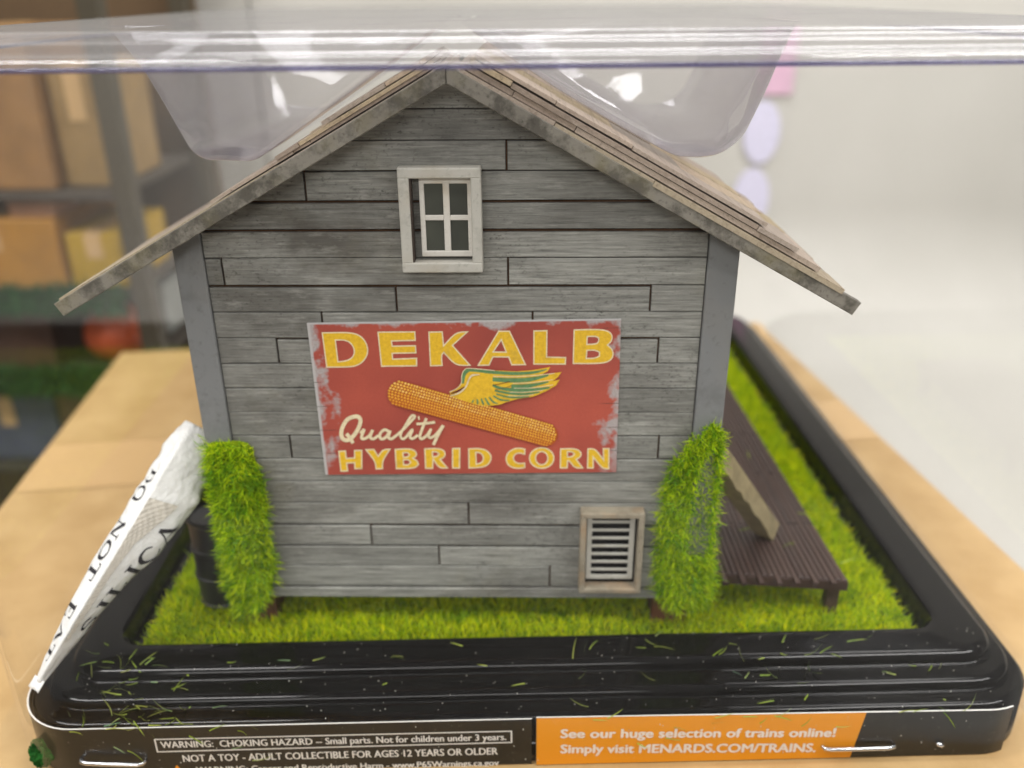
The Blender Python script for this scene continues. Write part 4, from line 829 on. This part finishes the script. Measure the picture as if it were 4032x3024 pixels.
# ================================================================ LOOSE FLOCK FIBRES AND DUST on tray and cards
P = []; Dr = []
cl = [(-0.95, -0.10, 34, 0.10), (-0.85, -0.16, 30, 0.10), (0.30, -0.07, 9, 0.20), (0.62, -0.10, 22, 0.14), (0.1, -0.12, 5, 0.3), (-0.45, -0.08, 9, 0.25), (0.9, -0.12, 7, 0.12)]
for cu, cv, m, sp in cl:
    for i in range(m):
        u = min(max(random.gauss(cu, sp * 0.6), -1.06), 1.05); v = min(max(random.gauss(cv, 0.045), -0.198), -0.004); P.append(uv(u, v, tray_z(v) + 0.0025)[:]); a = random.uniform(0, 6.28); Dr.append((math.cos(a), math.sin(a) * 0.5, random.uniform(-0.05, 0.35)))
for i in range(34):
    u = random.choice([random.uniform(-1.05, -0.6), random.uniform(0.1, 1.05)]); z = random.uniform(-0.20, -0.09) if random.random() < 0.4 else random.gauss(-0.092, 0.008); P.append(uv(u, -0.2150, z)[:]); a = random.uniform(-0.7, 0.7); Dr.append((math.cos(a), 0.0, math.sin(a)))
for i in range(14): P.append((random.uniform(0.66, 1.05), random.uniform(0.06, 0.8), 0.039 if random.random() < .5 else -0.05)); a = random.uniform(0, 6.28); Dr.append((math.cos(a), math.sin(a), 0.1))
P = np.array(P); Dr = np.array(Dr); Dr /= np.linalg.norm(Dr, axis=1)[:, None]; n = len(P); mb = MB()
mb.v, mb.f = blades(P, Dr, rng.uniform(0.022, 0.05, n), rng.uniform(0.0022, 0.0034, n), 0.8, 4); tag(mb.build("loose_grass_fibres", M["flock_fibre"], fix=False), "loose green flock fibres scattered over the black tray and cards", "grass fibres", kind="stuff")
mb = MB()
for i in range(260):
    if i % 3: u = random.uniform(-1.1, 1.1); v = random.uniform(-0.2, 0.0); p = uv(u, v, tray_z(v) + 0.001)
    else: u = random.uniform(-1.08, 1.05); p = uv(u, -0.2138, random.uniform(ZB + 0.01, -0.1))
    s = random.uniform(0.0004, 0.0013); mb.add([p + Vector((s * math.cos(a), s * math.sin(a) * 0.7, s * math.sin(a))) for a in (0, 1.3, 2.5, 3.8, 5.1)], [(0, 1, 2, 3, 4)])
tag(mb.build("dust", plain("dust_speck", (0.5, 0.48, 0.42), 0.8), fix=False), "pale dust specks on the black tray and cards", "dust", kind="stuff")
# foam clump at the lower left corner
bm = bmesh.new(); bmesh.ops.create_icosphere(bm, subdivisions=4, radius=1)
for v in bm.verts: v.co = v.co * (1 + 0.35 * mnoise.noise(v.co * 2.6) + 0.22 * mnoise.noise(v.co * 8)); v.co = Vector((v.co.x * 0.026, v.co.y * 0.024, v.co.z * 0.036))
me = D.meshes.new("foliage_clump"); bm.to_mesh(me); bm.free(); me.materials.append(M["foam_green"]); o = D.objects.new("foliage_clump", me); COL.objects.link(o); o.location = uv(-1.125, -0.185, -0.185); tag(o, "small dark green foam clump beside tray's lower left corner", "foliage")

# ================================================================ CLEAR PLASTIC COVER
cov = empty("plastic_cover", uv(0, 0.9, ZB), "clear plastic display cover enclosing the model house", "cover")
CF, CR, CL, CB_ = -0.226, 1.235, -1.20, 2.44
def cl_(d, z, r=0.16): return rloop(CF + d, CR - d, CL + d, CB_ - d, max(r - d, 0.02), z)
prof = [(0.0, -0.228), (0.001, 0.3), (0.002, 0.8), (0.003, 1.3020)]
L4 = [cl_(d, z) for d, z in prof]; nL = len(L4[0])
fr = [i for i in range(nL) if all((Vector(L4[0][(i + q) % nL]) - T0).dot(EV) < CF + 0.0015 for q in (0, 1))]     # the straight front stretch is the front pane
mb = MB(); sd = MB()
for i in range(nL):
    for q in range(len(L4) - 1):
        f = [L4[q][i], L4[q][(i + 1) % nL], L4[q + 1][(i + 1) % nL], L4[q + 1][i]]; (mb if i in fr else sd).add(f, [(0, 1, 2, 3)])
def weld(o):
    bm = bmesh.new(); bm.from_mesh(o.data); bmesh.ops.remove_doubles(bm, verts=bm.verts, dist=0.0004); bmesh.ops.recalc_face_normals(bm, faces=bm.faces); bm.to_mesh(o.data); bm.free()
    o.data.polygons.foreach_set("use_smooth", [True] * len(o.data.polygons)); return o
weld(part(mb, "front_pane", M["clear_sheet"], cov)); weld(part(sd, "side_walls", M["clear_sheet"], cov))
tp = [(0.003, 1.3020), (0.0035, 1.3090), (0.006, 1.3155), (0.011, 1.3195), (0.018, 1.3210), (0.030, 1.3215), (0.040, 1.3230), (0.046, 1.3270), (0.050, 1.3330), (0.055, 1.3375), (0.062, 1.3395), (0.078, 1.3400), (0.088, 1.3415), (0.094, 1.3460), (0.098, 1.3510), (0.105, 1.3540), (0.118, 1.3550)]
mb = MB().loft([cl_(d, z) for d, z in tp]); part(mb, "stepped_rim", M["clear_rim"], cov, smooth='all')
u0, u1, v0, v1 = CL + 0.118, CR - 0.118, CF + 0.118, CB_ - 0.118
mb = MB(); nx, ny = 40, 40; pts = [uv(u0 + (u1 - u0) * i / nx, v0 + (v1 - v0) * j / ny, 1.355 + 0.006 * mnoise.noise(Vector((i * 0.25, j * 0.25, 4))) * min(1, min(i, nx - i, j, ny - j) / 4)) for j in range(ny + 1) for i in range(nx + 1)]
mb.add(pts, [(j * (nx + 1) + i, j * (nx + 1) + i + 1, (j + 1) * (nx + 1) + i + 1, (j + 1) * (nx + 1) + i) for j in range(ny) for i in range(nx)]); part(mb, "top_sheet", M["clear_top"], cov, smooth='all')
mb = MB(); L = cl_(0.0, 1.3025); mb.tube(L + [L[0]], 0.0042, 8, cap=False); part(mb, "rim_edge", M["edge_tint"], cov, smooth='all')
mb = MB().loft([cl_(0.0, -0.2275), cl_(-0.05, -0.2285, 0.20), cl_(-0.10, -0.229, 0.22)]); part(mb, "base_flange", M["clear_sheet"], cov, smooth='all')
# two pockets pressed down from the top onto the roof slopes
def pocket(outline):
    L = outline; pts = []
    for i in range(len(L)):                                    # round the corners of the open outline
        if i in (0, len(L) - 1): pts.append(L[i]); continue
        a, b, c = Vector(L[i - 1]), Vector(L[i]), Vector(L[i + 1]); r = min((b - a).length, (c - b).length, 0.07) * 0.45
        p, q = b + (a - b).normalized() * r, b + (c - b).normalized() * r
        for s in range(7): t = s / 6; pts.append(tuple(p * (1 - t) ** 2 + b * 2 * t * (1 - t) + q * t * t))
    res = [];
    for i in range(len(pts) - 1):
        a, b = Vector(pts[i]), Vector(pts[i + 1]); m = max(1, int((b - a).length / 0.02))
        for j in range(m): res.append(a + (b - a) * j / m)
    res.append(Vector(pts[-1])); c = Vector((sum(p.x for p in res) / len(res), 1.3545)); mb = MB(); lo = []
    for (sc, y) in ((0.02, 0.072), (0.3, 0.070), (0.6, 0.066), (0.85, 0.060), (0.94, 0.056), (0.98, 0.060), (1.0, 0.072), (1.01, 0.3), (1.0, 0.7), (0.9, 0.76)):
        lo.append([(c.x + (p.x - c.x) * sc, y - (0.12 * (1.20 - (c.y + (p.y - c.y) * sc)) if y < 0.2 else 0) - 0.02 + 0.004 * mnoise.noise(Vector((p.x * 14 * sc, sc * 4, p.y * 14 * sc))), min(1.3545, c.y + (p.y - c.y) * sc) if sc <= 1.0 else min(1.3545, p.y)) for p in res])
    mb.loft(lo, closed=False); return mb
part(pocket([(-0.69, 1.3545), (-0.628, 1.274), (-0.576, 1.170), (-0.546, 1.109), (-0.520, 1.094), (-0.428, 1.090), (-0.408, 1.096), (-0.305, 1.163), (-0.183, 1.242), (-0.02, 1.3545)]), "pocket", M["clear_pocket"], cov, smooth='all')
part(pocket([(0.690, 1.3545), (0.658, 1.278), (0.630, 1.203), (0.596, 1.130), (0.557, 1.101), (0.514, 1.094), (0.462, 1.096), (0.342, 1.158), (0.213, 1.230), (0.02, 1.3545)]), "pocket", M["clear_pocket"], cov, smooth='all')

# ================================================================ STORE SHELVES behind on the left, tags on the wall
shelf = empty("shelf_rack", (-3.2, 3.6, -4.0), "blurred store shelf rack with dark uprights on the far left", "shelf")
plain("rack_grey", (0.055, 0.045, 0.028), 0.5); plain("rack_dark", (0.05, 0.04, 0.03), 0.7); plain("garland_green", (0.02, 0.075, 0.02), 0.8, 0.2, 0.5, 20)
part(MB().box(-2.25, -2.13, 3.2, 3.32, -4.0, 2.4, 0.01), "upright", M["rack_grey"], shelf); part(MB().box(-2.25, -2.13, 4.5, 4.62, -4.0, 2.4, 0.01), "upright", M["rack_grey"], shelf)
for z in (0.36, -0.24, -0.78, -1.45): part(MB().box(-5.6, -2.251, 3.22, 4.6, z - 0.05, z, 0.008), "shelf_board", M["rack_dark"], shelf)
part(MB().box(-5.6, -2.12, 4.63, 4.68, -4.0, 2.4, 0.0), "back_panel", plain("rack_back", (0.10, 0.06, 0.028), 0.7), shelf)
def carton(x0, x1, z0, z1, y0, y1, c, label, name="carton", cat="box", tape=True):
    root = empty(name, ((x0 + x1) / 2, (y0 + y1) / 2, z0), label, cat); m = plain("paint_%d" % len(M), tuple(q * 0.72 for q in c), 0.55, 0.4, 0.15, 6)
    part(MB().box(x0, x1, y0, y1, z0, z1, 0.015), "body", m, root)
    if tape: part(MB().box((x0 + x1) / 2 - 0.05, (x0 + x1) / 2 + 0.05, y0 - 0.004, y1 + 0.004, z0 + (z1 - z0) * 0.55, z1 + 0.004, 0.0015), "tape_strip", M["tape"], root)
    return root
carton(-3.5, -2.62, 0.362, 1.25, 3.3, 4.2, (0.34, 0.18, 0.065), "big brown carton on the top shelf, upper left")
carton(-2.60, -2.30, 0.362, 1.05, 3.4, 4.1, (0.38, 0.24, 0.09), "narrow tan carton on top shelf beside the upright")
carton(-3.45, -2.66, -0.238, 0.20, 3.26, 4.1, (0.46, 0.22, 0.035), "orange brown carton on the middle shelf")
carton(-2.64, -2.30, -0.238, 0.10, 3.3, 4.0, (0.55, 0.34, 0.02), "mustard yellow box on middle shelf beside the upright", tape=True)
carton(-3.6, -2.95, -1.448, -0.98, 3.3, 4.2, (0.09, 0.10, 0.15), "dull blue grey box on the lower shelf", tape=True)
carton(-2.92, -2.40, -1.448, -0.95, 3.28, 4.2, (0.16, 0.10, 0.055), "dark brown carton on the lower shelf")
carton(-4.4, -3.55, 0.362, 0.95, 3.3, 4.2, (0.20, 0.11, 0.05), "dark brown carton at the far left end of the top shelf")
carton(-2.94, -2.66, 0.201, 0.33, 3.3, 3.6, (0.45, 0.24, 0.14), "flat peach carton lying on top of the orange brown carton", tape=False)
carton(-2.60, -2.36, -0.778, -0.42, 3.9, 4.3, (0.36, 0.38, 0.36), "pale grey box behind the toy pumpkin on the lower shelf", tape=False)
carton(-3.3, -2.86, -0.778, -0.36, 3.3, 4.0, (0.10, 0.05, 0.03), "very dark brown box on the shelf left of the toy pumpkin", tape=False)
def blob(name, loc, rad, c, label, cat, squash=1.0, lobes=0):
    bm = bmesh.new(); bmesh.ops.create_uvsphere(bm, u_segments=32, v_segments=20, radius=1)
    for v in bm.verts:
        a = math.atan2(v.co.y, v.co.x); f = 1 + (0.05 * abs(math.cos(a * lobes / 2)) if lobes else 0); v.co = Vector((v.co.x * rad * f, v.co.y * rad * f, v.co.z * rad * squash))
    me = D.meshes.new(name); bm.to_mesh(me); bm.free(); root = empty(name, loc, label, cat); me.materials.append(plain("paint_%d" % len(M), c, 0.5, 0.4, 0.15, 8)); me.polygons.foreach_set("use_smooth", [True] * len(me.polygons))
    b = link(D.objects.new("body", me), root); part(MB().tube([Vector(loc) + Vector((0, 0, rad * squash * 0.9)), Vector(loc) + Vector((0.01, 0, rad * squash * 1.15)), Vector(loc) + Vector((0.03, 0, rad * squash * 1.3))], 0.03, 8), "stem", M["rack_dark"], root); return root
blob("toy_pumpkin", (-2.50, 3.45, -0.58), 0.20, (0.42, 0.075, 0.02), "red orange toy pumpkin on the shelf beside the upright", "pumpkin", 0.95, 8)
blob("red_ornament", (-2.72, 3.36, 0.30), 0.06, (0.40, 0.03, 0.03), "small red ornament on the middle shelf under the brown carton", "ornament", 1.0)
def garland(x0, x1, y, z, label, nn):
    root = empty("green_garland", ((x0 + x1) / 2, y, z), label, "garland"); m = nn; xs = rng.uniform(x0, x1, m); ph = rng.uniform(0, 6.28, m); r = 0.05 * np.sqrt(rng.random(m))
    Pq = np.stack([xs, y + r * np.cos(ph), z + r * np.sin(ph)], 1); Dq = np.stack([rng.normal(0, 0.4, m), np.cos(ph), np.sin(ph)], 1); Dq /= np.linalg.norm(Dq, axis=1)[:, None]; mb = MB(); mb.v, mb.f = blades(Pq, Dq, rng.uniform(0.05, 0.11, m), rng.uniform(0.012, 0.02, m), 0.3, 2)
    part(mb, "needles", M["garland_green"], root, fix=False); part(MB().tube([(x0, y, z), ((x0 + x1) / 2, y, z - 0.02), (x1, y, z)], 0.03, 8), "core", M["garland_green"], root)
garland(-4.2, -2.28, 3.16, -0.27, "green garland along the middle shelf edge", 2600); garland(-4.2, -2.45, 3.16, -0.80, "green garland along the lower shelf edge, below the middle one", 2400)
plain("lavender_card", (0.58, 0.56, 0.70), 0.6); plain("pink_card", (0.62, 0.40, 0.52), 0.6)
def disc(cx, cz, rx, rz, label):
    mb = MB(); lo = [[(cx + rx * math.cos(2 * math.pi * i / 40), y, cz + rz * math.sin(2 * math.pi * i / 40)) for i in range(40)] for y in (5.17, 5.195)]
    mb.loft(lo, cap0=True, cap1=True); o = mb.build("wall_tag", M["lavender_card"]); c = Vector((cx, 5.18, cz))
    for v in o.data.vertices: v.co -= c
    o.location = c; tag(o, label, "paper tag", "lavender tags on the wall")
disc(1.96, 0.40, 0.14, 0.235, "pale lavender oval tag on wall, directly under the pink card"); disc(1.93, -0.11, 0.14, 0.235, "lower pale lavender oval tag on wall, by the roof edge")
o = MB().box(-0.13, 0.13, -0.012, 0.012, -0.30, 0.30, 0.004).build("wall_card", M["pink_card"]); o.location = (2.03, 5.18, 0.98); tag(o, "pink rectangular card on the wall above the lavender tags", "card")
